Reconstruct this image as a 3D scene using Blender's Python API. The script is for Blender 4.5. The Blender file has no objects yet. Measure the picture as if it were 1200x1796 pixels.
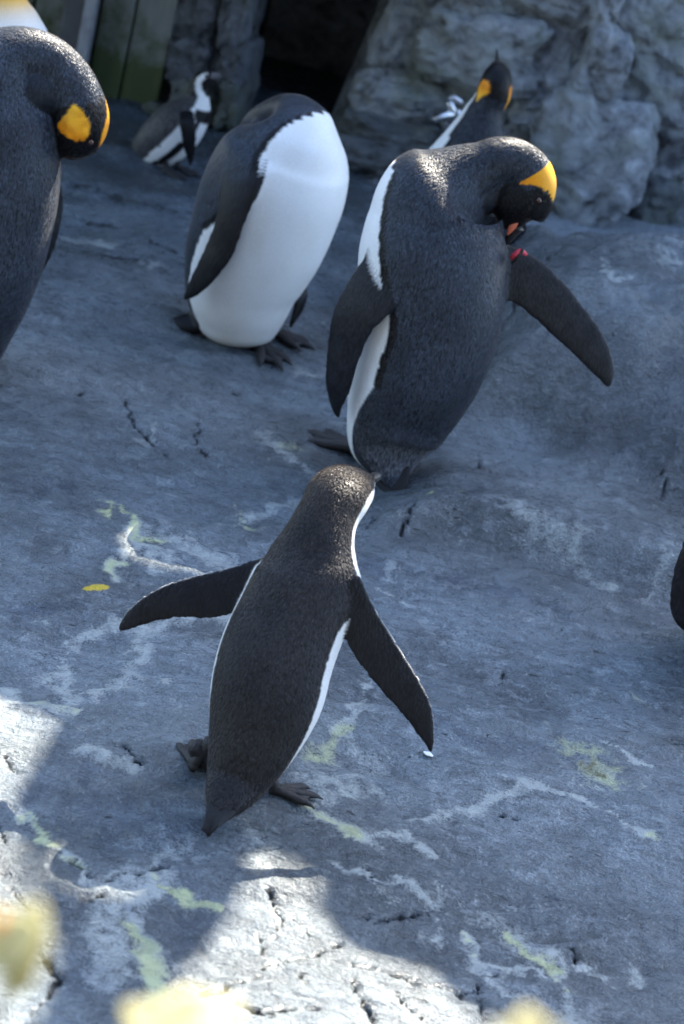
import bpy, math, random
import numpy as np
from mathutils import Vector, Matrix
from mathutils.kdtree import KDTree
from mathutils.geometry import delaunay_2d_cdt

random.seed(7)
RNG = np.random.default_rng(7)
scene = bpy.context.scene
col = scene.collection

# ------------------------------------------------------------------ camera
CAM_H, PITCH, ROLL, VFOV = 1.75, math.radians(25), math.radians(15), math.radians(30)
cam_data = bpy.data.cameras.new('camera')
cam = bpy.data.objects.new('camera', cam_data)
col.objects.link(cam)
cam_data.sensor_fit = 'VERTICAL'
cam_data.sensor_width = 24
cam_data.sensor_height = 36
cam_data.angle = VFOV
cam_data.clip_start = 0.05
cam_data.clip_end = 300
cam_data.dof.use_dof = True
cam_data.dof.focus_distance = 3.4
cam_data.dof.aperture_fstop = 4.0
cam.matrix_world = (Matrix.Translation((0, 0, CAM_H)) @ Matrix.Rotation(math.pi / 2 - PITCH, 4, 'X')
                    @ Matrix.Rotation(ROLL, 4, 'Z'))
scene.camera = cam

# ------------------------------------------------------------------ sky, sun, exposure
SUN_EL, SUN_AZ = math.radians(45), math.radians(26)      # azimuth from +Y towards +X
SUN = Vector((math.sin(SUN_AZ) * math.cos(SUN_EL), math.cos(SUN_AZ) * math.cos(SUN_EL), math.sin(SUN_EL)))
world = bpy.data.worlds.new('World')
scene.world = world
world.use_nodes = True
wn = world.node_tree
sky = wn.nodes.new('ShaderNodeTexSky')
sky.sky_type = 'NISHITA'
sky.sun_disc = False
sky.sun_elevation = SUN_EL
sky.sun_rotation = SUN_AZ
sky.air_density = 1.0
sky.dust_density = 1.0
bg = wn.nodes['Background']
bg.inputs['Strength'].default_value = 0.11
wn.links.new(sky.outputs[0], bg.inputs['Color'])
sun_data = bpy.data.lights.new('sun', 'SUN')
sun_data.energy = 4.8
sun_data.angle = math.radians(0.3)
sun_data.color = (1.0, 0.91, 0.77)
sun = bpy.data.objects.new('sun', sun_data)
col.objects.link(sun)
sun.rotation_euler = SUN.to_track_quat('Z', 'Y').to_euler()
sun.location = SUN * 20
vs = scene.view_settings
vs.view_transform = 'Standard'
vs.look = 'None'
vs.gamma = 1.0
vs.use_curve_mapping = False
vs.exposure = 2.6
scene.cycles.use_denoising = True
scene.cycles.max_bounces = 6

# ------------------------------------------------------------------ helpers
PW, PH = 1200, 1796
SC = 2 * math.tan(VFOV / 2)
FWD = np.array([0, math.cos(PITCH), -math.sin(PITCH)])
CAM = np.array([0, 0, CAM_H])

def ray(px, py):
    u = (px - PW / 2) / PH * SC
    v = (PH / 2 - py) / PH * SC
    a = u * math.cos(ROLL) - v * math.sin(ROLL)
    b = u * math.sin(ROLL) + v * math.cos(ROLL)
    return np.array([a, math.cos(PITCH) + b * math.sin(PITCH), -math.sin(PITCH) + b * math.cos(PITCH)])

def at(px, py, Y):
    d = ray(px, py)
    return CAM + d * (Y / d[1])

def gp(px, py, z=0.0):
    d = ray(px, py)
    return CAM + d * ((z - CAM_H) / d[2])

def pxm(p):
    """metres per photograph pixel at a world point"""
    return float(np.dot(np.asarray(p) - CAM, FWD)) * SC / PH

def sstep(a, b, x):
    t = np.clip((x - a) / (b - a), 0, 1)
    return t * t * (3 - 2 * t)

def _hash(ix, iy, iz):
    h = (ix * 374761393 + iy * 668265263 + iz * 2147483647 + 1013904223) & 0xFFFFFFFF
    h = ((h ^ (h >> 13)) * 1274126177) & 0xFFFFFFFF
    h = ((h ^ (h >> 16)) * 2246822519) & 0xFFFFFFFF
    return ((h ^ (h >> 15)) & 0xFFFFFF) / float(0xFFFFFF)

def vnoise(x, y, z):
    x, y, z = np.broadcast_arrays(np.asarray(x, float), np.asarray(y, float), np.asarray(z, float))
    ix, iy, iz = np.floor(x).astype(np.int64), np.floor(y).astype(np.int64), np.floor(z).astype(np.int64)
    fx, fy, fz = x - ix, y - iy, z - iz
    fx, fy, fz = [t * t * t * (t * (t * 6 - 15) + 10) for t in (fx, fy, fz)]
    r = 0
    for dx in (0, 1):
        for dy in (0, 1):
            for dz in (0, 1):
                w = (fx if dx else 1 - fx) * (fy if dy else 1 - fy) * (fz if dz else 1 - fz)
                r = r + w * _hash(ix + dx, iy + dy, iz + dz)
    return r * 2 - 1

def fbm(x, y, z=0.0, octv=4, gain=0.5):
    r, a, f = 0, 1.0, 1.0
    for i in range(octv):
        r = r + a * vnoise(x * f + 17.3 * i, y * f + 5.1 * i, z * f + 9.7 * i)
        a *= gain
        f *= 2.03
    return r

def mesh_from(name, V, F, mat=None, parent=None, smooth=True, attrs=None, colors=None):
    me = bpy.data.meshes.new(name)
    V = np.asarray(V, float)
    if isinstance(F, np.ndarray):
        n, k = F.shape
        me.vertices.add(len(V))
        me.vertices.foreach_set('co', V.astype(np.float32).ravel())
        me.loops.add(n * k)
        me.loops.foreach_set('vertex_index', F.astype(np.int32).ravel())
        me.polygons.add(n)
        me.polygons.foreach_set('loop_start', np.arange(0, n * k, k, dtype=np.int32))
        me.update(calc_edges=True)
        me.validate()
    else:
        me.from_pydata([tuple(v) for v in V], [], [tuple(f) for f in F])
        me.update()
    if smooth:
        me.polygons.foreach_set('use_smooth', np.ones(len(me.polygons), dtype=bool))
    if attrs:
        for k, a in attrs.items():
            at_ = me.attributes.new(k, 'FLOAT', 'POINT')
            at_.data.foreach_set('value', np.asarray(a, np.float32))
    if colors is not None:
        ca = me.color_attributes.new('Col', 'FLOAT_COLOR', 'POINT')
        c4 = np.ones((len(V), 4), np.float32)
        c4[:, :3] = colors
        ca.data.foreach_set('color', c4.ravel())
    o = bpy.data.objects.new(name, me)
    col.objects.link(o)
    if mat:
        me.materials.append(mat)
    if parent is not None:
        o.parent = parent
        o.matrix_parent_inverse = Matrix.Translation(-parent.location)
    return o

def tag(o, label=None, cat=None, group=None, kind=None):
    for k, v in (('label', label), ('category', cat), ('group', group), ('kind', kind)):
        if v:
            o[k] = v
    return o

def thing(name, loc, label, cat, group=None):
    o = bpy.data.objects.new(name, None)
    o.empty_display_size = 0.1
    o.location = Vector(loc)
    col.objects.link(o)
    return tag(o, label, cat, group)

# ------------------------------------------------------------------ node materials
def new_mat(name):
    m = bpy.data.materials.new(name)
    m.use_nodes = True
    nt = m.node_tree
    return m, nt, nt.nodes['Principled BSDF']

class N:
    """tiny node builder"""
    def __init__(self, nt):
        self.nt = nt
    def node(self, t, **kw):
        n = self.nt.nodes.new(t)
        for k, v in kw.items():
            setattr(n, k, v)
        return n
    def link(self, a, b):
        self.nt.links.new(a, b)
    def noise(self, vec, scale, detail=4, rough=0.55, dist=0.0):
        n = self.node('ShaderNodeTexNoise')
        n.inputs['Scale'].default_value = scale
        n.inputs['Detail'].default_value = detail
        n.inputs['Roughness'].default_value = rough
        n.inputs['Distortion'].default_value = dist
        if vec is not None:
            self.link(vec, n.inputs['Vector'])
        return n.outputs['Fac']
    def voro(self, vec, scale, feature='F1'):
        n = self.node('ShaderNodeTexVoronoi', feature=feature)
        n.inputs['Scale'].default_value = scale
        if vec is not None:
            self.link(vec, n.inputs['Vector'])
        return n.outputs['Distance']
    def ramp(self, fac, *stops):
        n = self.node('ShaderNodeValToRGB')
        e = n.color_ramp.elements
        while len(e) < len(stops):
            e.new(0.5)
        for el, (p, c) in zip(e, stops):
            el.position = p
            el.color = (c, c, c, 1) if isinstance(c, (int, float)) else (*c, 1)
        self.link(fac, n.inputs['Fac'])
        return n.outputs['Color']
    def math(self, op, a, b=None, c=None, clamp=False):
        n = self.node('ShaderNodeMath', operation=op, use_clamp=clamp)
        for i, v in enumerate((a, b, c)):
            if v is None:
                continue
            if isinstance(v, (int, float)):
                n.inputs[i].default_value = v
            else:
                self.link(v, n.inputs[i])
        return n.outputs[0]
    def mix(self, fac, a, b, blend='MIX'):
        n = self.node('ShaderNodeMix', data_type='RGBA', blend_type=blend)
        for i, v in ((0, fac), (6, a), (7, b)):
            if isinstance(v, (int, float)):
                n.inputs[i].default_value = v
            elif isinstance(v, tuple):
                n.inputs[i].default_value = (*v, 1)
            else:
                self.link(v, n.inputs[i])
        return n.outputs[2]
    def attr(self, name, out='Fac'):
        return self.node('ShaderNodeAttribute', attribute_name=name).outputs[out]
    def mapping(self, vec, rot=(0, 0, 0), scale=(1, 1, 1)):
        n = self.node('ShaderNodeMapping')
        n.inputs['Rotation'].default_value = rot
        n.inputs['Scale'].default_value = scale
        self.link(vec, n.inputs['Vector'])
        return n.outputs[0]
    def bump(self, h, strength, dist, normal=None):
        n = self.node('ShaderNodeBump')
        n.inputs['Strength'].default_value = strength
        n.inputs['Distance'].default_value = dist
        self.link(h, n.inputs['Height'])
        if normal is not None:
            self.link(normal, n.inputs['Normal'])
        return n.outputs[0]

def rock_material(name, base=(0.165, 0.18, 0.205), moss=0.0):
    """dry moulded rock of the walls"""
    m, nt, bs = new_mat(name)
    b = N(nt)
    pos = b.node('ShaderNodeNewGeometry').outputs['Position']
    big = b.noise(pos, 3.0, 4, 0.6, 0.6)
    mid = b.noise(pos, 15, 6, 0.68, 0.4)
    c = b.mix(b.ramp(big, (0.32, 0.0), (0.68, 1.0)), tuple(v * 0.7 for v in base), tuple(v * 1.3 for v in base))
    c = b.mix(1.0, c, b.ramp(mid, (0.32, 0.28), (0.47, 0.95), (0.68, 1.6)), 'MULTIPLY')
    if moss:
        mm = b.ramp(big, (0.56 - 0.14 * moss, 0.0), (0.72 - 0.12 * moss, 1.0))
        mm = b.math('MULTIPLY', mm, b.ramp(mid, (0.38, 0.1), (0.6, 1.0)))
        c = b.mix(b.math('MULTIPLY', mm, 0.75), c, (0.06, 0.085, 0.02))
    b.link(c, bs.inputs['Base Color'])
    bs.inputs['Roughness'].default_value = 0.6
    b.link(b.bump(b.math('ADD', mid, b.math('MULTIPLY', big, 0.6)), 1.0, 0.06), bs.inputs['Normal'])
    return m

def ground_material():
    """wetted moulded rock; the broad patterns come from the mesh, the fine grain from noise"""
    m, nt, bs = new_mat('wet_rock_ground')
    b = N(nt)
    base = (0.104, 0.128, 0.146)
    pos = b.node('ShaderNodeNewGeometry').outputs['Position']
    tone = b.attr('tone')                 # 0..1 broad light and dark areas
    nb = b.noise(pos, 34, 5, 0.68, 0.6)
    nf = b.noise(pos, 210, 4, 0.72)
    st = b.noise(b.mapping(pos, rot=(0, 0, math.radians(14)), scale=(14, 52, 30)), 1.0, 4, 0.65, 0.7)
    c = b.mix(b.ramp(tone, (0.15, 0.0), (0.85, 1.0)), tuple(v * 0.68 for v in base), tuple(v * 1.30 for v in base))
    c = b.mix(1.0, c, b.ramp(nb, (0.28, 0.72), (0.48, 0.98), (0.70, 1.22)), 'MULTIPLY')
    c = b.mix(1.0, c, b.ramp(nf, (0.28, 0.45), (0.46, 0.95), (0.72, 1.6)), 'MULTIPLY')
    c = b.mix(1.0, c, b.ramp(st, (0.30, 0.80), (0.5, 1.0), (0.68, 1.18)), 'MULTIPLY')
    wm = b.attr('warm')
    c = b.mix(b.math('MULTIPLY', wm, 0.5), c, b.mix(1.0, c, (1.12, 0.96, 0.80), 'MULTIPLY'))
    nn = b.math('MULTIPLY_ADD', nb, 1.0, b.math('MULTIPLY', nf, 1.05))      # about 1.0
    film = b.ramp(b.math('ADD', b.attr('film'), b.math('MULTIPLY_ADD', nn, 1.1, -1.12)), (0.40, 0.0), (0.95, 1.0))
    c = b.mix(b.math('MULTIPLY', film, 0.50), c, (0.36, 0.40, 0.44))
    g = b.ramp(b.math('ADD', b.attr('guano'), b.math('MULTIPLY_ADD', nn, 1.3, -1.33)), (0.14, 0.0), (0.72, 1.0))
    c = b.mix(b.math('MULTIPLY', g, 0.72), c, (0.44, 0.48, 0.46))
    y = b.ramp(b.math('ADD', b.attr('guano_yellow'), b.math('MULTIPLY_ADD', nn, 0.9, -0.93)), (0.16, 0.0), (0.74, 1.0))
    c = b.mix(b.math('MULTIPLY', y, 0.85), c, (0.48, 0.52, 0.28))
    d = b.ramp(b.math('ADD', b.attr('guano_bright'), b.math('MULTIPLY_ADD', nn, 0.5, -0.52)), (0.35, 0.0), (0.75, 1.0))
    c = b.mix(d, c, (0.58, 0.42, 0.03))
    bm_ = b.ramp(b.math('ADD', b.attr('brown'), b.math('MULTIPLY_ADD', nn, 1.2, -1.22)), (0.45, 0.0), (0.62, 1.0))
    c = b.mix(b.math('MULTIPLY', bm_, 0.85), c, (0.075, 0.055, 0.012))
    ck = b.ramp(b.math('ADD', b.attr('crack_and_shadow'), b.math('MULTIPLY_ADD', nn, 0.7, -0.72)), (0.38, 0.0), (0.72, 1.0))
    c = b.mix(b.math('MULTIPLY', ck, 0.8), c, (0.010, 0.011, 0.014))
    pit = b.ramp(b.noise(b.mapping(pos, rot=(0, 0, math.radians(-20)), scale=(30, 62, 40)), 1.0, 3, 0.6, 1.0), (0.265, 1.0), (0.305, 0.0))
    c = b.mix(b.math('MULTIPLY', pit, 0.85), c, (0.012, 0.013, 0.016))
    wet_shaded = b.attr('wet_shaded')
    c = b.mix(wet_shaded, c, b.mix(1.0, c, (0.50, 0.55, 0.66), 'MULTIPLY'))
    rough = b.math('MULTIPLY_ADD', nb, 0.5, 0.05)
    rough = b.math('MULTIPLY', rough, b.math('MULTIPLY_ADD', wet_shaded, -0.35, 1.0))
    rough = b.math('MAXIMUM', b.math('ADD', rough, b.math('MULTIPLY', g, 0.15)), 0.15)
    h = b.math('ADD', b.math('MULTIPLY', nb, 0.8), b.math('MULTIPLY', nf, 0.30))
    h = b.math('MULTIPLY_ADD', st, 0.6, h)
    h = b.math('MULTIPLY_ADD', pit, -0.6, h)
    h = b.math('MULTIPLY_ADD', ck, -0.6, h)
    b.link(c, bs.inputs['Base Color'])
    b.link(rough, bs.inputs['Roughness'])
    b.link(b.bump(h, 0.95, 0.013), bs.inputs['Normal'])
    return m

def feather_material(name, axis_rot=(0, 0, 0), cell=0.0075, silver=0.0, bump=0.8):
    """vertex colour Col times fine overlapping-feather relief"""
    m, nt, bs = new_mat(name)
    b = N(nt)
    pos = b.node('ShaderNodeNewGeometry').outputs['Position']
    c = b.attr('Col', 'Color')
    mp = b.mapping(pos, rot=axis_rot, scale=(1 / cell, 1 / cell, 0.36 / cell))
    warp = b.node('ShaderNodeVectorMath', operation='MULTIPLY_ADD')
    nz = b.node('ShaderNodeTexNoise')
    nz.inputs['Scale'].default_value = 0.55
    nz.inputs['Detail'].default_value = 3
    b.link(mp, nz.inputs['Vector'])
    b.link(nz.outputs['Color'], warp.inputs[0])
    warp.inputs[1].default_value = (1.6, 1.6, 1.6)
    b.link(mp, warp.inputs[2])
    v = b.voro(warp.outputs[0], 1.0)
    fl = b.noise(pos, 480, 2, 0.6)
    sep = b.node('ShaderNodeSeparateColor')
    b.link(c, sep.inputs[0])
    lum = b.math('MAXIMUM', sep.outputs[0], sep.outputs[2])
    darkm = b.math('MULTIPLY', b.ramp(lum, (0.10, 1.0), (0.25, 0.0)), b.math('MULTIPLY_ADD', b.attr('coat'), 0.6, 0.4))            # plumage cells show on the dark coat
    cellc = b.ramp(v, (0.12, 1.5 + silver), (0.8, 0.55))
    c2 = b.mix(darkm, c, b.mix(1.0, c, cellc, 'MULTIPLY'))
    c2 = b.mix(1.0, c2, b.ramp(fl, (0.25, 0.84), (0.75, 1.14)), 'MULTIPLY')
    h = b.math('MULTIPLY_ADD', fl, 0.18, b.math('MULTIPLY', b.math('MULTIPLY', v, darkm), -1.0))
    b.link(c2, bs.inputs['Base Color'])
    b.link(b.bump(h, bump, 0.0048), bs.inputs['Normal'])
    bs.inputs['Roughness'].default_value = 0.40
    bs.inputs['Specular IOR Level'].default_value = 0.19
    bs.inputs['Sheen Weight'].default_value = 0.24
    bs.inputs['Sheen Roughness'].default_value = 0.22
    bs.inputs['Sheen Tint'].default_value = (1.0, 0.85, 0.7, 1)
    return m

def plumage_material(name):
    """free feather tips: dark on top, letting some warm light through"""
    m, nt, bs = new_mat(name)
    b = N(nt)
    c = b.attr('Col', 'Color')
    b.link(c, bs.inputs['Base Color'])
    bs.inputs['Roughness'].default_value = 0.45
    bs.inputs['Specular IOR Level'].default_value = 0.3
    tr = nt.nodes.new('ShaderNodeBsdfTranslucent')
    tr.inputs['Color'].default_value = (0.42, 0.31, 0.22, 1)
    mx = nt.nodes.new('ShaderNodeMixShader')
    mx.inputs[0].default_value = 0.07
    b.link(bs.outputs[0], mx.inputs[1])
    b.link(tr.outputs[0], mx.inputs[2])
    b.link(mx.outputs[0], nt.nodes['Material Output'].inputs['Surface'])
    return m

def simple_mat(name, color, rough=0.5, metal=0.0, bump=0.3, scale=120, var=0.3):
    m, nt, bs = new_mat(name)
    b = N(nt)
    pos = b.node('ShaderNodeNewGeometry').outputs['Position']
    n = b.noise(pos, scale, 4, 0.6)
    c = b.mix(1.0, color, b.ramp(n, (0.25, 1 - var), (0.75, 1 + var)), 'MULTIPLY')
    b.link(c, bs.inputs['Base Color'])
    bs.inputs['Roughness'].default_value = rough
    bs.inputs['Metallic'].default_value = metal
    b.link(b.bump(n, bump, 0.003), bs.inputs['Normal'])
    return m

# ------------------------------------------------------------------ ground
def boulder(x, y):
    """angular block swelling out of the floor: sloping faces that meet in worn edges"""
    n = 0.05 * fbm(x * 2.6, y * 2.6, 4.0, 4) + .014 * fbm(x * 11, y * 11, 8.0, 2)
    faces = [(x - 0.14) * 1.05 + (y - 4.6) * .20, (y - 4.23) * .80 + (x - .5) * .22, (5.62 - y) * .75 + .12 * x,
             0.33 + 0.05 * vnoise(x * 2.2, y * 2.2, 2.0) + .10 * (x - .6), (x - .2) * .6 + (y - 4.3) * .75]
    m = faces[0]
    for f in faces[1:]:
        m = -0.5 * ((-m - f) + np.sqrt((m - f) ** 2 + .00025))
    m = m + n
    return 0.5 * (m + np.sqrt(m * m + .0009)) - .004

def hfield(x, y):
    x = np.asarray(x, float)
    y = np.asarray(y, float)
    h = 0.012 * fbm(x * 1.7, y * 1.7, 1.0, 3)
    # trowelled rock: long ridges running roughly along x, a little oblique
    a = math.radians(14)
    xr, yr = x * math.cos(a) + y * math.sin(a), -x * math.sin(a) + y * math.cos(a)
    rid = 1 - np.abs(vnoise(xr * 1.6, yr * 5.5, 3.3))
    h = h + 0.010 * rid ** 3
    h = h + 0.0065 * fbm(xr * 6, yr * 15, 2.0, 4, 0.55)
    h = h - 0.010 * sstep(0.14, 0.0, np.abs(vnoise(xr * 1.1, yr * 3.1, 6.1))) * sstep(-0.1, 0.4, vnoise(x * 1.3, y * 1.3, 12.0))
    h = h + 0.0022 * fbm(x * 30, y * 30, 5.0, 3, 0.6)
    # worn diagonal ledges, gentle backs and short steep fronts towards the low side
    u = yr * 1.55 + 0.45 * fbm(x * 1.1, y * 1.1, 15.0, 3)
    fr = u - np.floor(u)
    ledge = np.where(fr < .14, sstep(0, .14, fr), 1 - sstep(.14, 1.0, fr))
    h = h + 0.020 * ledge * sstep(-.5, .3, vnoise(x * 1.4, y * 1.4, 22.0))
    # low terrace on the right with a worn front face
    edge = 3.74 + 0.05 * fbm(x * 2.2, 0.0, 7.7, 3) - 0.12 * sstep(0.25, 0.0, x)
    ter = sstep(0.0, 0.10, y - edge) * sstep(0.02, 0.22, x)
    h = h + 0.075 * ter * (1 - 0.5 * sstep(0.1, 0.6, y - edge))
    # broad boulder swelling out of the floor on the right
    h = h + boulder(x, y)
    hol = np.sqrt(((x - 0.93) / 0.24) ** 2 + ((y - 4.66) / 0.20) ** 2) + 0.15 * fbm(x * 5, y * 5, 8.0, 2)
    h = h - 0.14 * sstep(1.0, 0.35, hol)
    # gentle rise to the foot of the wall on the right, step near the cave
    h = h + 0.05 * sstep(5.6, 6.5, y) * sstep(-0.2, 0.5, x)
    h = h + 0.02 * sstep(4.9, 5.3, y + 0.15 * fbm(x * 3, y * 3, 2.0, 2)) * sstep(0.1, -0.3, x)
    return h

def ground_hit(px, py):
    p = gp(px, py)
    for _ in range(12):
        p = gp(px, py, float(hfield(p[0], p[1])))
    return p

def build_ground():
    xs = [-1.75]
    while xs[-1] < 1.35:
        xs.append(xs[-1] + 0.0062)
    ys = [1.75]
    while ys[-1] < 7.4:
        ys.append(ys[-1] + 0.0052 * (ys[-1] / 2.4) ** 1.25)
    far = [0.02, 0.06, 0.14, 0.3, 0.6, 1.2, 2.4, 5, 10, 20, 40, 80]
    near = [0.02, 0.05, 0.1, 0.2, 0.4, 0.8, 1.6, 3.2, 7, 15, 40, 80]
    xs = np.array([xs[0] - t for t in far[::-1]] + xs + [xs[-1] + t for t in far])
    ys = np.array([ys[0] - t for t in near[::-1]] + ys + [ys[-1] + t for t in far])
    X, Y = np.meshgrid(xs, ys)
    x, y = X.ravel(), Y.ravel()
    z = hfield(x, y)
    nx, ny = len(xs), len(ys)
    i = np.arange(nx * ny).reshape(ny, nx)
    F = np.stack([i[:-1, :-1], i[:-1, 1:], i[1:, 1:], i[1:, :-1]], -1).reshape(-1, 4)

    def field(poly, width, strength=1.0, power=2.0, warp=1.0):
        """soft band around a line given by picture points that lie on the ground"""
        pts = np.array([ground_hit(*q)[:2] for q in poly])
        w = width * 0.00070 * np.linalg.norm(np.array([*pts.mean(0), CAM_H])) / 3.1
        lo, hi = pts.min(0) - 3 * w, pts.max(0) + 3 * w
        m = np.where((x > lo[0]) & (x < hi[0]) & (y > lo[1]) & (y < hi[1]))[0]
        out = np.zeros(len(x))
        if not len(m):
            return out
        q = np.stack([x[m], y[m]], 1)
        wob = 0.010 * warp + 0.5 * w * warp
        q0 = q.copy()
        q = q + wob * np.stack([fbm(q0[:, 0] * 28, q0[:, 1] * 28, 1.0, 4, .6), fbm(q0[:, 0] * 28, q0[:, 1] * 28, 6.0, 4, .6)], 1)
        wv = w * (1 + 0.75 * warp * np.clip(fbm(q0[:, 0] * 14, q0[:, 1] * 14, 11.0 + width, 3), -.9, 1.2))
        best = np.full(len(m), 1e9)
        if len(pts) == 1:
            best = np.linalg.norm(q - pts[0], axis=1)
        for a, b in zip(pts[:-1], pts[1:]):
            ab = b - a
            t = np.clip(((q - a) @ ab) / max(ab @ ab, 1e-9), 0, 1)
            best = np.minimum(best, np.linalg.norm(q - (a + t[:, None] * ab), axis=1))
        out[m] = strength * np.exp(-(best / wv) ** power) * (1 - 0.45 * warp * np.clip(fbm(q0[:, 0] * 9, q0[:, 1] * 9, 3.0 + width, 3), 0, 1))
        return out

    g = np.zeros(len(x)); yl = g.copy(); br = g.copy(); bri = g.copy(); ck = g.copy(); wet_shaded = g.copy()
    for poly, w, s in [
        ([(240, 915), (243, 955), (205, 985), (200, 1015)], 14, .8),
        ([(250, 940), (330, 960), (380, 985)], 46, .52),
        ([(290, 1005), (270, 960)], 22, .6),
        ([(215, 1092), (165, 1115), (120, 1140), (100, 1185), (110, 1215)], 20, .68),
        ([(105, 1215), (160, 1222), (215, 1192), (240, 1150), (258, 1105)], 18, .72),
        ([(258, 1100), (310, 1088), (380, 1085), (420, 1075)], 18, .72),
        ([(0, 1212), (60, 1232), (120, 1240)], 26, .75),
        ([(288, 1193)], 16, .95), ([(302, 1230)], 18, .95),
        ([(640, 1190), (628, 1240), (590, 1290)], 16, .7),
        ([(600, 1300), (660, 1340), (640, 1390), (580, 1370)], 44, .58),
        ([(520, 1400), (560, 1432), (620, 1455), (655, 1470)], 16, .85),
        ([(660, 1460), (715, 1465), (742, 1492)], 12, .8),
        ([(715, 1440), (760, 1432), (805, 1432), (862, 1400), (925, 1378)], 14, .8),
        ([(925, 1378), (1000, 1392), (1062, 1422), (1112, 1452), (1150, 1475)], 10, .9),
        ([(1065, 1305), (1100, 1325), (1142, 1346)], 6, 1.0),
        ([(590, 1515), (650, 1542), (720, 1558), (772, 1582)], 15, .78),
        ([(740, 1560), (860, 1610), (900, 1640)], 30, .5),
        ([(820, 1640), (832, 1682), (900, 1690), (955, 1712)], 14, .95),
        ([(840, 1690), (870, 1735)], 12, .9), ([(880, 1735), (930, 1745)], 12, .8),
        ([(890, 1640), (960, 1690), (1005, 1740), (1000, 1800)], 34, .7),
        ([(765, 1600), (755, 1650)], 12, .85),
        ([(1110, 1690), (1130, 1735)], 8, .8), ([(1010, 1690), (1050, 1705)], 8, .8),
        ([(930, 1500)], 9, .9),
        ([(45, 1430), (90, 1480), (130, 1520), (172, 1548)], 13, .8),
        ([(255, 1545), (240, 1610), (250, 1660), (285, 1705), (262, 1745)], 26, .9),
        ([(325, 1490), (262, 1535), (215, 1575), (190, 1625), (170, 1690)], 40, .62),
        ([(180, 1690), (260, 1730), (330, 1770)], 34, .66),
        ([(150, 1310), (235, 1335)], 26, .62),
        ([(430, 1430), (470, 1500)], 26, .55),
        ([(390, 920), (470, 900), (520, 880)], 22, .5),
        ([(470, 770), (520, 800), (545, 830)], 26, .5),
        ([(680, 990), (690, 1020)], 10, .75), ([(640, 1020), (720, 1060)], 8, .7),
        ([(560, 660), (530, 655)], 14, .8),
        ([(240, 460), (300, 470)], 20, .6), ([(130, 420), (180, 430)], 22, .6),
        ([(260, 630), (290, 640)], 18, .55), ([(250, 780), (270, 740)], 12, .7),
        ([(1060, 600), (1130, 610), (1180, 625)], 30, .5),
        ([(1150, 1010), (1140, 1060)], 14, .45), ([(880, 940), (990, 985), (1080, 1040)], 26, .45),
        ([(980, 960), (1030, 935)], 16, .5),
        ([(1000, 640), (1005, 690), (1030, 720)], 7, .7),
    ]:
        g = np.maximum(g, field(poly, w, s))
    for poly, w, s in [
        ([(180, 905), (186, 880), (208, 880), (240, 915)], 8, .95),
        ([(240, 915), (243, 950), (290, 955)], 9, .75),
        ([(205, 985), (200, 1010)], 10, .75),
        ([(182, 905)], 9, 1.0),
        ([(60, 1230), (120, 1240)], 16, .6),
        ([(990, 1310), (1040, 1330), (1070, 1370)], 34, .55),
        ([(520, 1400), (560, 1432), (630, 1460)], 10, .8),
        ([(560, 1330), (620, 1275)], 20, .55),
        ([(262, 1540), (310, 1565), (372, 1598)], 9, 1.0),
        ([(232, 1625), (250, 1665), (282, 1705), (268, 1745)], 17, .9),
        ([(50, 1430), (92, 1482)], 10, .8), ([(110, 1510), (140, 1528)], 10, .8),
        ([(818, 1640), (832, 1675)], 9, .9), ([(885, 1640), (930, 1680), (985, 1720), (1012, 1740)], 12, .9),
        ([(1140, 1470), (1155, 1478)], 7, .9),
        ([(742, 893), (752, 898)], 4, 1.0), ([(783, 910), (795, 915)], 4, 1.0),
        ([(490, 780), (520, 785)], 12, .6),
        ([(1110, 1225), (1135, 1240)], 8, .55),
        ([(410, 880), (440, 930)], 10, .5),
    ]:
        yl = np.maximum(yl, field(poly, w, s))
    bri = field([(152, 1032), (184, 1030)], 9, 1.1, warp=.25)
    for poly, w, s in [([(1020, 1320), (1060, 1350)], 30, .62), ([(895, 1650)], 7, .9), ([(950, 1690)], 5, .8),
                       ([(170, 1030)], 5, .55), ([(805, 1425)], 5, .8), ([(620, 1273)], 5, .9),
                       ([(1080, 1455)], 12, .6), ([(215, 890), (232, 900)], 6, .6)]:
        br = np.maximum(br, field(poly, w, s))
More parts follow.
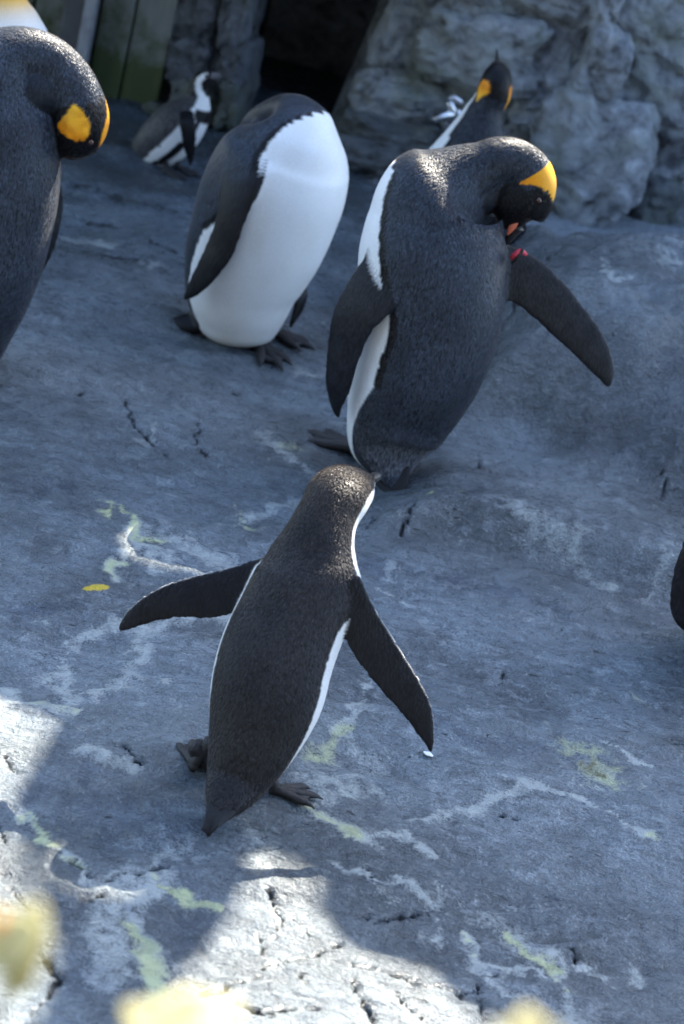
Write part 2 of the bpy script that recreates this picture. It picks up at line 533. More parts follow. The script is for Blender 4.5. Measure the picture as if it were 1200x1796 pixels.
    for poly, w in [
        ([(620, 1690), (660, 1698), (700, 1708), (770, 1730), (800, 1738), (842, 1730)], 6),
        ([(842, 1730), (838, 1755), (850, 1785)], 6),
        ([(635, 1612), (680, 1612), (742, 1605)], 5), ([(690, 1640), (720, 1645)], 4),
        ([(355, 1736), (430, 1725), (480, 1692), (560, 1668), (602, 1650)], 6),  # a thin cast shadow, drawn as a dark line among the cracks
        ([(85, 1690), (105, 1712), (95, 1745), (70, 1770), (45, 1800)], 13),
        ([(150, 1575), (190, 1572)], 7), ([(120, 1515), (180, 1545), (330, 1520)], 4),
        ([(310, 1488), (345, 1520)], 4), ([(205, 1300), (225, 1310), (252, 1335)], 5),
        ([(0, 1320), (32, 1352)], 7),
        ([(225, 700), (232, 740), (262, 775), (302, 802)], 5), ([(350, 740), (345, 780), (365, 805)], 4),
        ([(350, 675), (415, 688)], 5), ([(125, 690), (145, 672)], 4),
        ([(955, 1572), (985, 1580)], 4), ([(1005, 1660), (1008, 1685)], 4),
        ([(880, 1430), (905, 1440)], 4), ([(660, 905), (640, 930)], 3),
        ([(700, 880), (720, 905), (700, 940)], 3), ([(860, 1165), (890, 1195)], 3),
        ([(760, 1095), (790, 1100)], 4), ([(930, 1090), (1010, 1108)], 3),
        ([(985, 450), (1020, 490)], 8), ([(880, 580), (910, 605)], 4), ([(1060, 470), (1085, 480)], 5),
        ([(845, 790), (838, 820), (870, 830)], 3), ([(1155, 845), (1185, 858)], 4),
        ([(640, 1525), (660, 1550)], 3), ([(450, 1640), (470, 1680)], 4), ([(520, 1700), (560, 1740)], 4),
        ([(620, 1720), (660, 1790)], 6), ([(700, 1750), (740, 1796)], 6), ([(470, 1560), (500, 1610), (480, 1650)], 5), ([(520, 1610), (540, 1650)], 5),
        ([(420, 1760), (480, 1780), (560, 1770)], 5), ([(20, 1560), (45, 1600)], 5), ([(0, 1450), (20, 1480)], 5),
        ([(100, 430), (170, 445), (260, 455)], 6), ([(110, 380), (190, 395), (310, 440)], 7),
        ([(130, 330), (220, 350), (330, 372)], 8), ([(150, 520), (210, 530)], 5),
    ]:
        ck = np.maximum(ck, field(poly, w * .75, 1.0, warp=.8))
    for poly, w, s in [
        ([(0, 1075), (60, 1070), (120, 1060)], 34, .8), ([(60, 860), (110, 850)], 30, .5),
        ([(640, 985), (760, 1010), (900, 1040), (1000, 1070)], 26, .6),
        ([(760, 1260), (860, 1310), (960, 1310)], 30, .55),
        ([(320, 1540), (350, 1600), (330, 1660)], 45, .6), ([(120, 1400), (260, 1450), (330, 1430)], 110, .62), ([(110, 1640), (140, 1740)], 40, .7),  # lobe rock taken as wet, darkened further to deepen the shadow there
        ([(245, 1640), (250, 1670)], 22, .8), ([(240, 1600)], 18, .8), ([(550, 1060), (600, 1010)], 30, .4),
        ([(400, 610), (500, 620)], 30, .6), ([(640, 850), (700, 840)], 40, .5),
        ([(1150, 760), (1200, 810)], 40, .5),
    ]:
        wet_shaded = np.maximum(wet_shaded, field(poly, w, s))
    wet_shaded = np.maximum(wet_shaded, .85 * sstep(5.15, 5.9, y + .12 * fbm(x * 4, y * 4, 3.0, 3)) * sstep(-.1, -.45, x))  # deep shade by the left wall, painted as darker floor
    z = z - 0.014 * ck
    a_ = math.radians(14)
    xr, yr = x * math.cos(a_) + y * math.sin(a_), -x * math.sin(a_) + y * math.cos(a_)
    tone = np.clip(0.5 + 0.42 * fbm(x * 2.4, y * 3.2, 2.0, 4) + 0.14 * fbm(xr * 5, yr * 15, 4.0, 3) + 0.22 * fbm(x * 13, y * 13, 9.0, 3), 0, 1)
    warm = np.clip(0.3 + 0.8 * fbm(x * 2.1, y * 2.1, 21.0, 3), 0, 1)
    fm = sstep(-.15, .6, fbm(x * 2.0, y * 2.0, 31.0, 3))
    film = .8 * fm * (0.25 + 0.5 * sstep(.35, 0, np.abs(fbm(xr * 5, yr * 13, 41.0, 4, .6))))
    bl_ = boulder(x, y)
    bd = sstep(.012, .06, bl_) * (1 - .8 * sstep(.27, .34, bl_))  # boulder faces darker than its top: sky light painted into the colour
    wet_shaded = np.maximum(wet_shaded, .45 * bd * sstep(.6, -.3, vnoise(x * 2, y * 2, 33.0)))
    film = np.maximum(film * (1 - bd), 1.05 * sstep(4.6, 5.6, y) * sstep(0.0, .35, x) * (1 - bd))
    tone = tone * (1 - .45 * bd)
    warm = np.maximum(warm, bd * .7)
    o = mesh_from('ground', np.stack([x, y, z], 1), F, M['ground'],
                  attrs=dict(guano=g, guano_yellow=yl, guano_bright=bri, brown=br, crack_and_shadow=ck, wet_shaded=wet_shaded, tone=tone, warm=warm, film=film))
    tag(o, 'wetted blue grey moulded rock floor streaked with droppings', 'ground', kind='structure')
    return o

M = {}
M['ground'] = ground_material()
M['rock'] = rock_material('rock_wall', base=(0.31, 0.335, 0.36), moss=0.5)
M['rock_mossy'] = rock_material('rock_mossy', base=(0.15, 0.165, 0.18), moss=1.0)
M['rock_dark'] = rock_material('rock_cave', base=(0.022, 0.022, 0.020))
build_ground()

# ------------------------------------------------------------------ lofts
def hermite(P, n):
    P = np.asarray(P, float)
    d = np.linalg.norm(np.diff(P[:, :3], axis=0), axis=1)
    t = np.concatenate([[0], np.cumsum(np.maximum(d, 1e-4))])
    m = np.zeros_like(P)
    m[1:-1] = 0.5 * ((P[1:-1] - P[:-2]) / (t[1:-1] - t[:-2])[:, None] + (P[2:] - P[1:-1]) / (t[2:] - t[1:-1])[:, None])
    m[0] = (P[1] - P[0]) / (t[1] - t[0])
    m[-1] = (P[-1] - P[-2]) / (t[-1] - t[-2])
    tt = np.linspace(0, t[-1], n)
    i = np.clip(np.searchsorted(t, tt, 'right') - 1, 0, len(t) - 2)
    h = (t[i + 1] - t[i])[:, None]
    u = ((tt - t[i])[:, None]) / h
    return ((2 * u**3 - 3 * u**2 + 1) * P[i] + (u**3 - 2 * u**2 + u) * h * m[i]
            + (-2 * u**3 + 3 * u**2) * P[i + 1] + (u**3 - u**2) * h * m[i + 1])

def loft(rows, dors, n=120, seg=64, power=1.0):
    """rows: (x,y,z, half width, dorsal half depth, ventral half depth); dors: a dorsal vector per row.
    returns verts, quads, k (row parameter), theta (0 dorsal, +-pi ventral), tangent"""
    rows = np.asarray(rows, float)
    dors = np.asarray(dors, float)
    k = np.arange(len(rows))[:, None]
    A = hermite(np.hstack([rows, dors, k]), n)
    c, r = A[:, :3], np.maximum(A[:, 3:6], 0.0012)
    t = np.gradient(c, axis=0)
    t /= np.linalg.norm(t, axis=1)[:, None] + 1e-12
    d = A[:, 6:9]
    d = d - (d * t).sum(1)[:, None] * t
    d /= np.linalg.norm(d, axis=1)[:, None] + 1e-12
    lat = np.cross(d, t)          # to the right of the back as seen looking at the back, body axis up
    th = np.linspace(-math.pi, math.pi, seg, endpoint=False)
    ct, st = np.cos(th), np.sin(th)
    ct, st = np.sign(ct) * np.abs(ct) ** power, np.sign(st) * np.abs(st) ** power
    dep = np.where(ct[None, :] > 0, r[:, 1:2], r[:, 2:3])
    V = c[:, None, :] + lat[:, None, :] * (r[:, 0:1] * st[None, :])[:, :, None] + d[:, None, :] * (dep * ct[None, :])[:, :, None]
    V = V.reshape(-1, 3)
    i = np.arange(n * seg).reshape(n, seg)
    j = np.roll(i, -1, axis=1)
    F = np.stack([i[:-1], j[:-1], j[1:], i[1:]], -1).reshape(-1, 4)
    K = np.repeat(A[:, 9], seg)
    T = np.tile(th, n)
    TT = np.repeat(t, seg, axis=0)
    V = np.vstack([V, c[0], c[-1]])
    K = np.append(K, [A[0, 9], A[-1, 9]])
    T = np.append(T, [0, 0])
    TT = np.vstack([TT, t[0], t[-1]])
    a, b = n * seg, n * seg + 1
    caps = [(a, j[0, q], i[0, q], a) for q in range(seg)] + [(b, i[-1, q], j[-1, q], b) for q in range(seg)]
    return V, F, np.array([[p[0], p[1], p[2]] for p in caps]), K, T, TT

def prows(spec, dors, dr=0.8, vr=0.9):
    """picture-space control rows -> metres. spec row: (px, py, Y, half width in px[, dr, vr])"""
    out = []
    for s in spec:
        p = at(s[0], s[1], s[2])
        w = s[3] * pxm(p)
        a, b = (s[4], s[5]) if len(s) > 4 else (dr, vr)
        out.append((*p, w, w * a, w * b))
    D = [dors(i) if callable(dors) else dors for i in range(len(spec))]
    return np.array(out), np.array(D)

def wrap(a):
    return (a + math.pi) % (2 * math.pi) - math.pi

def smooth_mesh(V, E, it, lam=0.5):
    for _ in range(it):
        acc = np.zeros_like(V)
        cnt = np.zeros(len(V))
        np.add.at(acc, E[:, 0], V[E[:, 1]])
        np.add.at(acc, E[:, 1], V[E[:, 0]])
        np.add.at(cnt, E[:, 0], 1)
        np.add.at(cnt, E[:, 1], 1)
        V = V + lam * (acc / np.maximum(cnt, 1)[:, None] - V)
    return V

def fuse(name, parts, voxel, mat, parent, smooth_it=4, fuzz=0, fuzz_len=0.007, fuzz_mat=None, fuzz_max=0.2):
    """parts: list of (V, quads, tris, colours, tangents); one continuous skin is grown over them"""
    off, VV, FF, CC, TT = 0, [], [], [], []
    KEEP = []
    for pi, (V, F, tri, c, t) in enumerate(parts):
        VV.append(V); CC.append(c); TT.append(t); KEEP.append(np.full(len(V), pi == 0))
        FF += [tuple(f) for f in (F + off)] + [tuple(f) for f in (tri + off)]
        off += len(V)
    VV, CC, TT, KEEP = np.vstack(VV), np.vstack(CC), np.vstack(TT), np.concatenate(KEEP)
    me = bpy.data.meshes.new('source')
    me.from_pydata([tuple(v) for v in VV], [], FF)
    me.update()
    so = bpy.data.objects.new('source', me)
    col.objects.link(so)
    md = so.modifiers.new('r', 'REMESH')
    md.mode = 'VOXEL'
    md.voxel_size = voxel
    dg = bpy.context.evaluated_depsgraph_get()
    ev = so.evaluated_get(dg)
    em = ev.to_mesh()
    V = np.empty(len(em.vertices) * 3, np.float32)
    em.vertices.foreach_get('co', V)
    V = V.reshape(-1, 3).astype(float)
    F = np.empty(len(em.loops), np.int32)
    em.loops.foreach_get('vertex_index', F)
    F = F.reshape(-1, 4)
    E = np.empty(len(em.edges) * 2, np.int32)
    em.edges.foreach_get('vertices', E)
    E = E.reshape(-1, 2)
    ev.to_mesh_clear()
    bpy.data.objects.remove(so)
    bpy.data.meshes.remove(me)
    V = smooth_mesh(V, E, smooth_it)
    kd = KDTree(len(VV))
    for i, v in enumerate(VV):
        kd.insert(v, i)
    kd.balance()
    C = np.empty((len(V), 3)); T = np.empty((len(V), 3)); KP = np.empty(len(V), bool)
    for i, v in enumerate(V):
        r = kd.find_n(v, 3)
        idx = [q[1] for q in r]
        w = np.array([1 / (q[2] + 1e-4) for q in r])
        w /= w.sum()
        C[i] = w @ CC[idx]
        T[i] = TT[idx[0]]
        KP[i] = KEEP[idx[0]]
    o = mesh_from(name, V, F, mat, parent, colors=C, attrs=dict(coat=KP.astype(float)))
    if fuzz:
        nr = np.empty(len(V) * 3, np.float32)
        o.data.vertices.foreach_get('normal', nr)
        nr = nr.reshape(-1, 3).astype(float)
        Cs = smooth_mesh(C.copy(), E, 9)
        fi = RNG.integers(0, len(F), fuzz)
        ok = (RNG.random(len(fi)) < .9) & (Cs[F[fi]].max(axis=(1, 2)) < fuzz_max * .35) & KP[F[fi]].all(axis=1)
        fi = fi[ok]
        w4 = RNG.random((len(fi), 4)); w4 /= w4.sum(1)[:, None]
        p = (V[F[fi]] * w4[:, :, None]).sum(1)
        n_ = nr[F[fi][:, 0]]
        t = -T[F[fi][:, 0]]
        t = t - (t * n_).sum(1)[:, None] * n_
        t /= np.linalg.norm(t, axis=1)[:, None] + 1e-9
        s = np.cross(n_, t)
        t = t + s * RNG.normal(0, 0.25, len(fi))[:, None]
        L = fuzz_len * RNG.uniform(0.6, 1.25, len(fi))[:, None]
        lift = RNG.uniform(0.04, 0.22, len(fi))[:, None]
        wd = fuzz_len * 0.17
        a = p + s * wd - n_ * 0.0006
        b = p - s * wd - n_ * 0.0006
        c = p + t * L + n_ * L * lift
        m_ = len(fi)
        FV = np.stack([a, b, c], 1).reshape(-1, 3)
        FC = np.repeat(C[F[fi][:, 0]] * RNG.uniform(0.6, 1.5, m_)[:, None], 3, axis=0)
        fo = mesh_from('plumage', FV, np.arange(3 * m_).reshape(-1, 3), M['plumage'], parent, smooth=False, colors=FC)
        fo['kind'] = 'stuff'
    return o

# ------------------------------------------------------------------ colours
WHITE = np.array([0.80, 0.80, 0.78])
SLATE = np.array([0.033, 0.041, 0.055])
SLATE_D = np.array([0.015, 0.018, 0.024])
BLACK = np.array([0.004, 0.004, 0.005])
ORANGE = np.array([0.82, 0.27, 0.008])
YELLOW = np.array([0.86, 0.44, 0.03])
BROWN = np.array([0.024, 0.0225, 0.024])
BROWN_D = np.array([0.009, 0.0085, 0.010])

def lerp(a, b, t):
    t = np.asarray(t)[:, None]
    return a * (1 - t) + b * t

def king_colours(V, K, T, thb, kn, kh, kp, ak, nape=0.0, pth=55, ath=30, chest=None, neck_dark=100, bend=None):
    """thb(k): half angle of the slate back; kn neck start, kh black head start, kp/ak ear patch centre and size"""
    deg = np.degrees
    n = fbm(V[:, 0] * 60, V[:, 1] * 60, V[:, 2] * 60, 3)
    n2 = fbm(V[:, 0] * 9, V[:, 1] * 9, V[:, 2] * 9, 3)
    ang = np.abs(deg(T)) + 0.9 * n
    b = thb(K)
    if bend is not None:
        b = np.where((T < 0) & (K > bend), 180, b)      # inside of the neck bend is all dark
    back = lerp(SLATE, SLATE_D, np.clip(0.35 + 0.5 * n2, 0, 1))
    soil = np.clip(0.35 * fbm(V[:, 0] * 7, V[:, 1] * 7, V[:, 2] * 5, 4) + 0.5 * sstep(3.0, 0.5, K), 0, .6)
    c = np.where((ang < b)[:, None], back, lerp(WHITE, WHITE * np.array([.80, .74, .62]), soil))
    if chest is not None:
        y = sstep(chest, kh, K) * (1 - sstep(0, 1, K - kh))
        yc = lerp(WHITE, YELLOW, np.clip(y * 1.2, 0, 1))
        c = np.where((ang < b)[:, None], c, yc)
    line = (np.abs(ang - b + 3) < 4) & (K > 5) & (K < kh)
    c = np.where(line[:, None], BLACK, c)
    tn = np.abs(deg(wrap(T - math.radians(nape))))
    neck = (K > kn + 0.15 * n) & (tn < neck_dark)
    c = np.where(neck[:, None], lerp(SLATE * 0.85, SLATE_D, np.clip(0.5 + 0.5 * n2, 0, 1)), c)
    head = K + 0.12 * n > kh + 0.25 * np.cos(np.radians(tn))
    c = np.where(head[:, None], BLACK * 1.0, c)
    pd = np.abs(tn - pth)
    kk = (K - kp) / ak
    wid = ath * np.clip(0.75 + 0.55 * kk, 0.15, 1.2)
    patch = ((pd / wid) ** 2 + kk ** 2 + 0.12 * n) < 1
    c = np.where(patch[:, None], lerp(ORANGE, YELLOW, np.clip(0.5 - 0.6 * kk + .25 * n, 0, 1)) * (1 + .18 * n[:, None]), c)
    return c

def flipper_colours(V, K, T, base, edge=None, side=1, under=False, kmax=7):
    n = fbm(V[:, 0] * 50, V[:, 1] * 50, V[:, 2] * 50, 3)
    c = lerp(base, base * 0.6, np.clip(0.5 + 0.6 * n, 0, 1))
    if edge is not None:
        a = np.degrees(T) * side
        m = (a > 74) & (a < 112) & (K > 1.2) & (K < kmax - 0.6)
        c = np.where(m[:, None], edge, c)
    return c

def flip_part(spec, normal, thick, base, edge=None, side=1, n=70):
    rows = []
    for i, s in enumerate(spec):
        p = at(s[0], s[1], s[2])
        w = s[3] * pxm(p)
        th = thick * (1.5 if i == 0 else 1.0) * (0.75 + 0.25 * (1 - i / (len(spec) - 1)))
        rows.append((*p, w, min(th, w), min(th, w)))
    V, F, tri, K, T, TT = loft(rows, [normal] * len(spec), n=n, seg=48)
    return (V, F, tri, flipper_colours(V, K, T, base, edge, side, kmax=len(spec) - 1), TT)

def tube(name, pts, radii, mat, parent=None, seg=10, n=None, flat=1.0, up=(0, 0, 1)):
    rows = [(*p, r, r * flat, r * flat) for p, r in zip(pts, radii)]
    V, F, tri, *_ = loft(rows, [up] * len(pts), n=n or max(8, len(pts) * 5), seg=seg)
    Fl = [tuple(f) for f in F] + [tuple(f) for f in tri]
    return mesh_from(name, V, Fl, mat, parent)

def foot(parent, loc, heading, size, mat, lift=0.0, leg_to=None):
    """webbed foot: three toes with claws, web and heel, one mesh"""
    loc = np.array(loc, float)
    V, F = [], []
    def add(rows, seg=10, n=14, up=(0, 0, 1)):
        v, f, tri, *_ = loft(rows, [up] * len(rows), n=n, seg=seg)
        o = len(V)
        V.extend(v.tolist())
        F.extend([tuple(q + o for q in ff) for ff in f.tolist()] + [tuple(q + o for q in ff) for ff in tri.tolist()])
    h = np.array([math.cos(heading), math.sin(heading), 0])
    s = np.array([-h[1], h[0], 0])
    tips = []
    for a, L in ((-0.42, 0.86), (0.02, 1.0), (0.44, 0.84)):
        dvec = h * math.cos(a) + s * math.sin(a)
        r = size * 0.105
        p = [loc + np.array([0, 0, r * 1.5]), loc + dvec * size * L * 0.4 + np.array([0, 0, r * 1.25]),
             loc + dvec * size * L * 0.75 + np.array([0, 0, r * 0.9]), loc + dvec * size * L * 0.9 + np.array([0, 0, r * 0.95]),
             loc + dvec * size * L * 1.04 + np.array([0, 0, r * 0.7]), loc + dvec * size * L * 1.18 + np.array([0, 0, r * 0.1])]
        rr = [r * 1.3, r * 1.1, r * 1.05, r * 0.9, r * 0.5, r * 0.12]
        add([(*q, w, w * 0.85, w * 0.85) for q, w in zip(p, rr)])
        tips.append(loc + dvec * size * L * 0.9)
    # web
    for a, b in ((0, 1), (1, 2)):
        mid = (tips[a] + tips[b]) / 2 * 0.97 + loc * 0.03
        quad = [loc, tips[a], mid, tips[b]]
        zt, zb = size * 0.13, size * 0.02
        o = len(V)
        V.extend([(q + np.array([0, 0, zt])).tolist() for q in quad] + [(q + np.array([0, 0, zb])).tolist() for q in quad])
        F.extend([(o, o + 1, o + 2, o + 3), (o + 7, o + 6, o + 5, o + 4)] +
                 [(o + i, o + 4 + i, o + 4 + (i + 1) % 4, o + (i + 1) % 4) for i in range(4)])
    # heel and shank
    r = size * 0.13
    if leg_to is None:
        leg_to = loc - h * size * 0.1 + np.array([0, 0, size * 0.7])
    leg_to = np.array(leg_to, float)
    add([(*(loc - h * size * 0.18 + np.array([0, 0, r * 0.5])), r * 0.5, r * 0.5, r * 0.5),
         (*(loc - h * size * 0.05 + np.array([0, 0, r * 0.9])), r, r, r),
         (*(0.5 * loc + 0.5 * leg_to + np.array([0, 0, r * 0.5])), r * 1.1, r * 1.1, r * 1.1),
         (*leg_to, r * 1.5, r * 1.5, r * 1.5)], up=tuple(-h))
    Vn = np.array(V)
    Vn[:, 2] += lift
    return mesh_from('foot', Vn, F, mat, parent)

M['foot'] = simple_mat('penguin_foot_skin', (0.014, 0.013, 0.014), 0.6, bump=0.7, scale=180)
M['bill'] = simple_mat('bill_horn', (0.022, 0.020, 0.020), 0.4, bump=0.3, scale=90)
M['bill_plate'] = simple_mat('bill_plate_orange', (0.75, 0.19, 0.10), 0.4, bump=0.1, var=0.15)
M['tail_quill'] = simple_mat('tail_quill', (0.009, 0.0088, 0.010), 0.75, bump=.4, scale=300)
M['eye'] = simple_mat('eye_brown', (0.05, 0.02, 0.012), 0.1, bump=0.0)
M['plumage'] = plumage_material('plumage_tips')
M['king'] = feather_material('king_plumage', (0, math.radians(-12), 0), 0.0046, silver=0.9, bump=0.45)
M['king_far'] = feather_material('king_plumage_soft', (0, 0, 0), 0.006, silver=0.1, bump=0.3)
M['humboldt'] = feather_material('banded_plumage', (0, math.radians(-14), 0), 0.0040, silver=0.6, bump=0.7)

def eye_ball(parent, p, r):
    V, F, tri, *_ = loft([(p[0], p[1], p[2] - r, r * .1, r * .1, r * .1), (p[0], p[1], p[2] - r * .7, r * .7, r * .7, r * .7),
                          (*p, r, r, r), (p[0], p[1], p[2] + r * .7, r * .7, r * .7, r * .7),
                          (p[0], p[1], p[2] + r, r * .1, r * .1, r * .1)], [(0, -1, 0)] * 5, n=12, seg=12)
    return mesh_from('eye', V, [tuple(f) for f in F] + [tuple(f) for f in tri], M['eye'], parent)

TOCAM = np.array([0.0, -0.9, 0.42])

# ------------------------------------------------------------------ banded penguin walking away, in front
def walking_penguin():
    root = thing('penguin', (*gp(440, 1390)[:2], 0.0),
                 'small brown black penguin walking away with both flippers held out', 'penguin')
    spec = [(365, 1465, 2.44, 4, .5, .5), (378, 1434, 2.462, 19, .45, .45), (396, 1402, 2.49, 40, .55, .6), (415, 1366, 2.525, 57, .7, .8),
            (442, 1300, 2.558, 81), (466, 1225, 2.588, 100), (485, 1150, 2.618, 102), (515, 1078, 2.652, 98), (541, 1022, 2.678, 96),
            (551, 978, 2.698, 81), (563, 936, 2.715, 62, .85, .9), (577, 900, 2.735, 55, .9, .9), (593, 872, 2.760, 58, .88, .88),
            (610, 853, 2.795, 53, .75, .8), (628, 845, 2.825, 34, .7, .75), (641, 842, 2.848, 20, .7, .8), (650, 841, 2.862, 9, .8, .8)]
    def dors(i):
        if i < 9:
            return (-0.10, -0.86, 0.45)
        if i < 12:
            return (-0.26, -0.80, 0.5)
        return [(-0.34, -0.6, 0.7), (-0.36, -0.3, 0.9), (-0.3, -0.1, 0.95), (-0.25, 0, 1), (-0.2, 0, 1)][i - 12]
    rows, D = prows(spec, dors, .72, .85)
    V, F, tri, K, T, TT = loft(rows, D, n=280, seg=180)
    deg = np.degrees(T)
    n = fbm(V[:, 0] * 70, V[:, 1] * 70, V[:, 2] * 70, 3)
    n2 = fbm(V[:, 0] * 10, V[:, 1] * 10, V[:, 2] * 10, 3)
    ang = np.abs(deg) + 0.8 * n + 4 * fbm(V[:, 2] * 9, 0.0, np.sign(T) * 3.0, 2)
    ang = ang - np.where(T > 0, 12 * sstep(7.6, 8.6, K), -7 * sstep(3.5, 5, K) * sstep(8, 7, K))
    b = np.interp(K, [0, 2.6, 3.2, 4, 5, 6.5, 8, 9, 10, 11, 12, 13, 14, 16], [180, 180, 100, 80, 75, 72, 72, 79, 81, 80, 79, 82, 84, 84])
    back = lerp(BROWN, BROWN_D, np.clip(0.4 + 0.5 * n2, 0, 1))
    back = lerp(back, BROWN * 0.75 + np.array([.012, .006, 0]), sstep(9.5, 11.5, K) * 0.6)
    c = np.where((ang < b)[:, None], back, WHITE)
    band = (ang > 100) & (ang < 114) & (K > 4) & (K < 9.4)
    c = np.where(band[:, None], BLACK * 1.5, c)
    face = (ang > b + 26) & (K > 11)
    c = np.where(face[:, None], BLACK * 1.6, c)
    c = np.where((K > 14.6)[:, None], BROWN_D, c)
    parts = [(V, F, tri, c, TT)]
    lf = [(480, 1008, 2.695, 36), (445, 1020, 2.69, 38), (408, 1034, 2.68, 41), (370, 1044, 2.67, 42), (320, 1050, 2.66, 35),
          (275, 1063, 2.652, 28), (240, 1081, 2.645, 20), (220, 1096, 2.64, 12), (208, 1106, 2.638, 3)]
    rf = [(600, 1020, 2.65, 34), (622, 1072, 2.64, 36), (648, 1122, 2.635, 39), (680, 1170, 2.63, 37), (710, 1211, 2.625, 33),
          (733, 1246, 2.62, 27), (746, 1280, 2.614, 18), (754, 1304, 2.608, 9), (755, 1320, 2.605, 3)]
    FD = np.array([0.010, 0.010, 0.013])
    parts.append(flip_part(lf, (0.12, -0.86, 0.50), 0.0052, FD, WHITE * .8, -1))
    parts.append(flip_part(rf, (-0.05, -0.88, 0.46), 0.0052, FD, WHITE * .8, 1))
    # thighs
    fr, fl = ground_hit(492, 1400), ground_hit(340, 1340)
    for f, top in ((fl, at(380, 1330, 2.62)),):
        m = 0.5 * (f + top) + np.array([0, 0, 0.012])
        rr = [(*top, .034, .034, .034), (*m, .017, .017, .017), (*(f + np.array([0, 0, .03])), .017, .017, .017), (*(f + np.array([0, 0, .012])), .008, .008, .008)]
        v, q, t3, k, th, tt = loft(rr, [(0, -1, 0)] * 4, n=24, seg=24)
        parts.append((v, q, t3, np.tile(WHITE * .75, (len(v), 1)) if f is fr else np.tile(BROWN, (len(v), 1)), tt))
    fuse('body', parts, 0.0031, M['humboldt'], root, 4, fuzz=36000, fuzz_len=0.0075)
    foot(root, fr + np.array([-0.01, 0.01, -0.002]), math.radians(14), 0.068, M['foot'], leg_to=fr + np.array([-.035, .01, .045]))
    foot(root, fl + np.array([0.0, -0.01, -0.002]), math.radians(100), 0.070, M['foot'], leg_to=fl + np.array([.02, .0, .05]))
    b0, b1 = at(642, 843, 2.845), at(668, 835, 2.90)
    tube('bill', [b0, b0 * .6 + b1 * .4, b0 * .25 + b1 * .75 + np.array([0, 0, .001]), b1 + np.array([0, 0, -.004])], [.012, .010, .0075, .002], M['bill'], root)
    for i in range(11):
        f = i / 10 - .5
        b0 = at(398 + 44 * f, 1398 + 14 * f, 2.487)
        tube('tail_feather', [b0, at(382 + 30 * f, 1432 + 4 * f, 2.462) + np.array([0, -.004, .004]), at(367 + 26 * f, 1466 - 26 * abs(f) - 6 * f, 2.436)], [.007, .0065, .0014], M['tail_quill'], root, flat=.3, up=(0, -.8, .6))
    e = at(634, 897, 2.765)
    eye_ball(root, e, 0.0055)
    tube('flipper_band', [at(607, 1098, 2.648), at(617, 1090, 2.648), at(630, 1083, 2.65), at(646, 1073, 2.656)], [.003] * 4, M['bill'], root)
    return root

# ------------------------------------------------------------------ king penguins
def king_feet_between(root, pts, heading, size=0.10):
    for (p, top) in pts:
        foot(root, p, heading, size, M['foot'], leg_to=top)

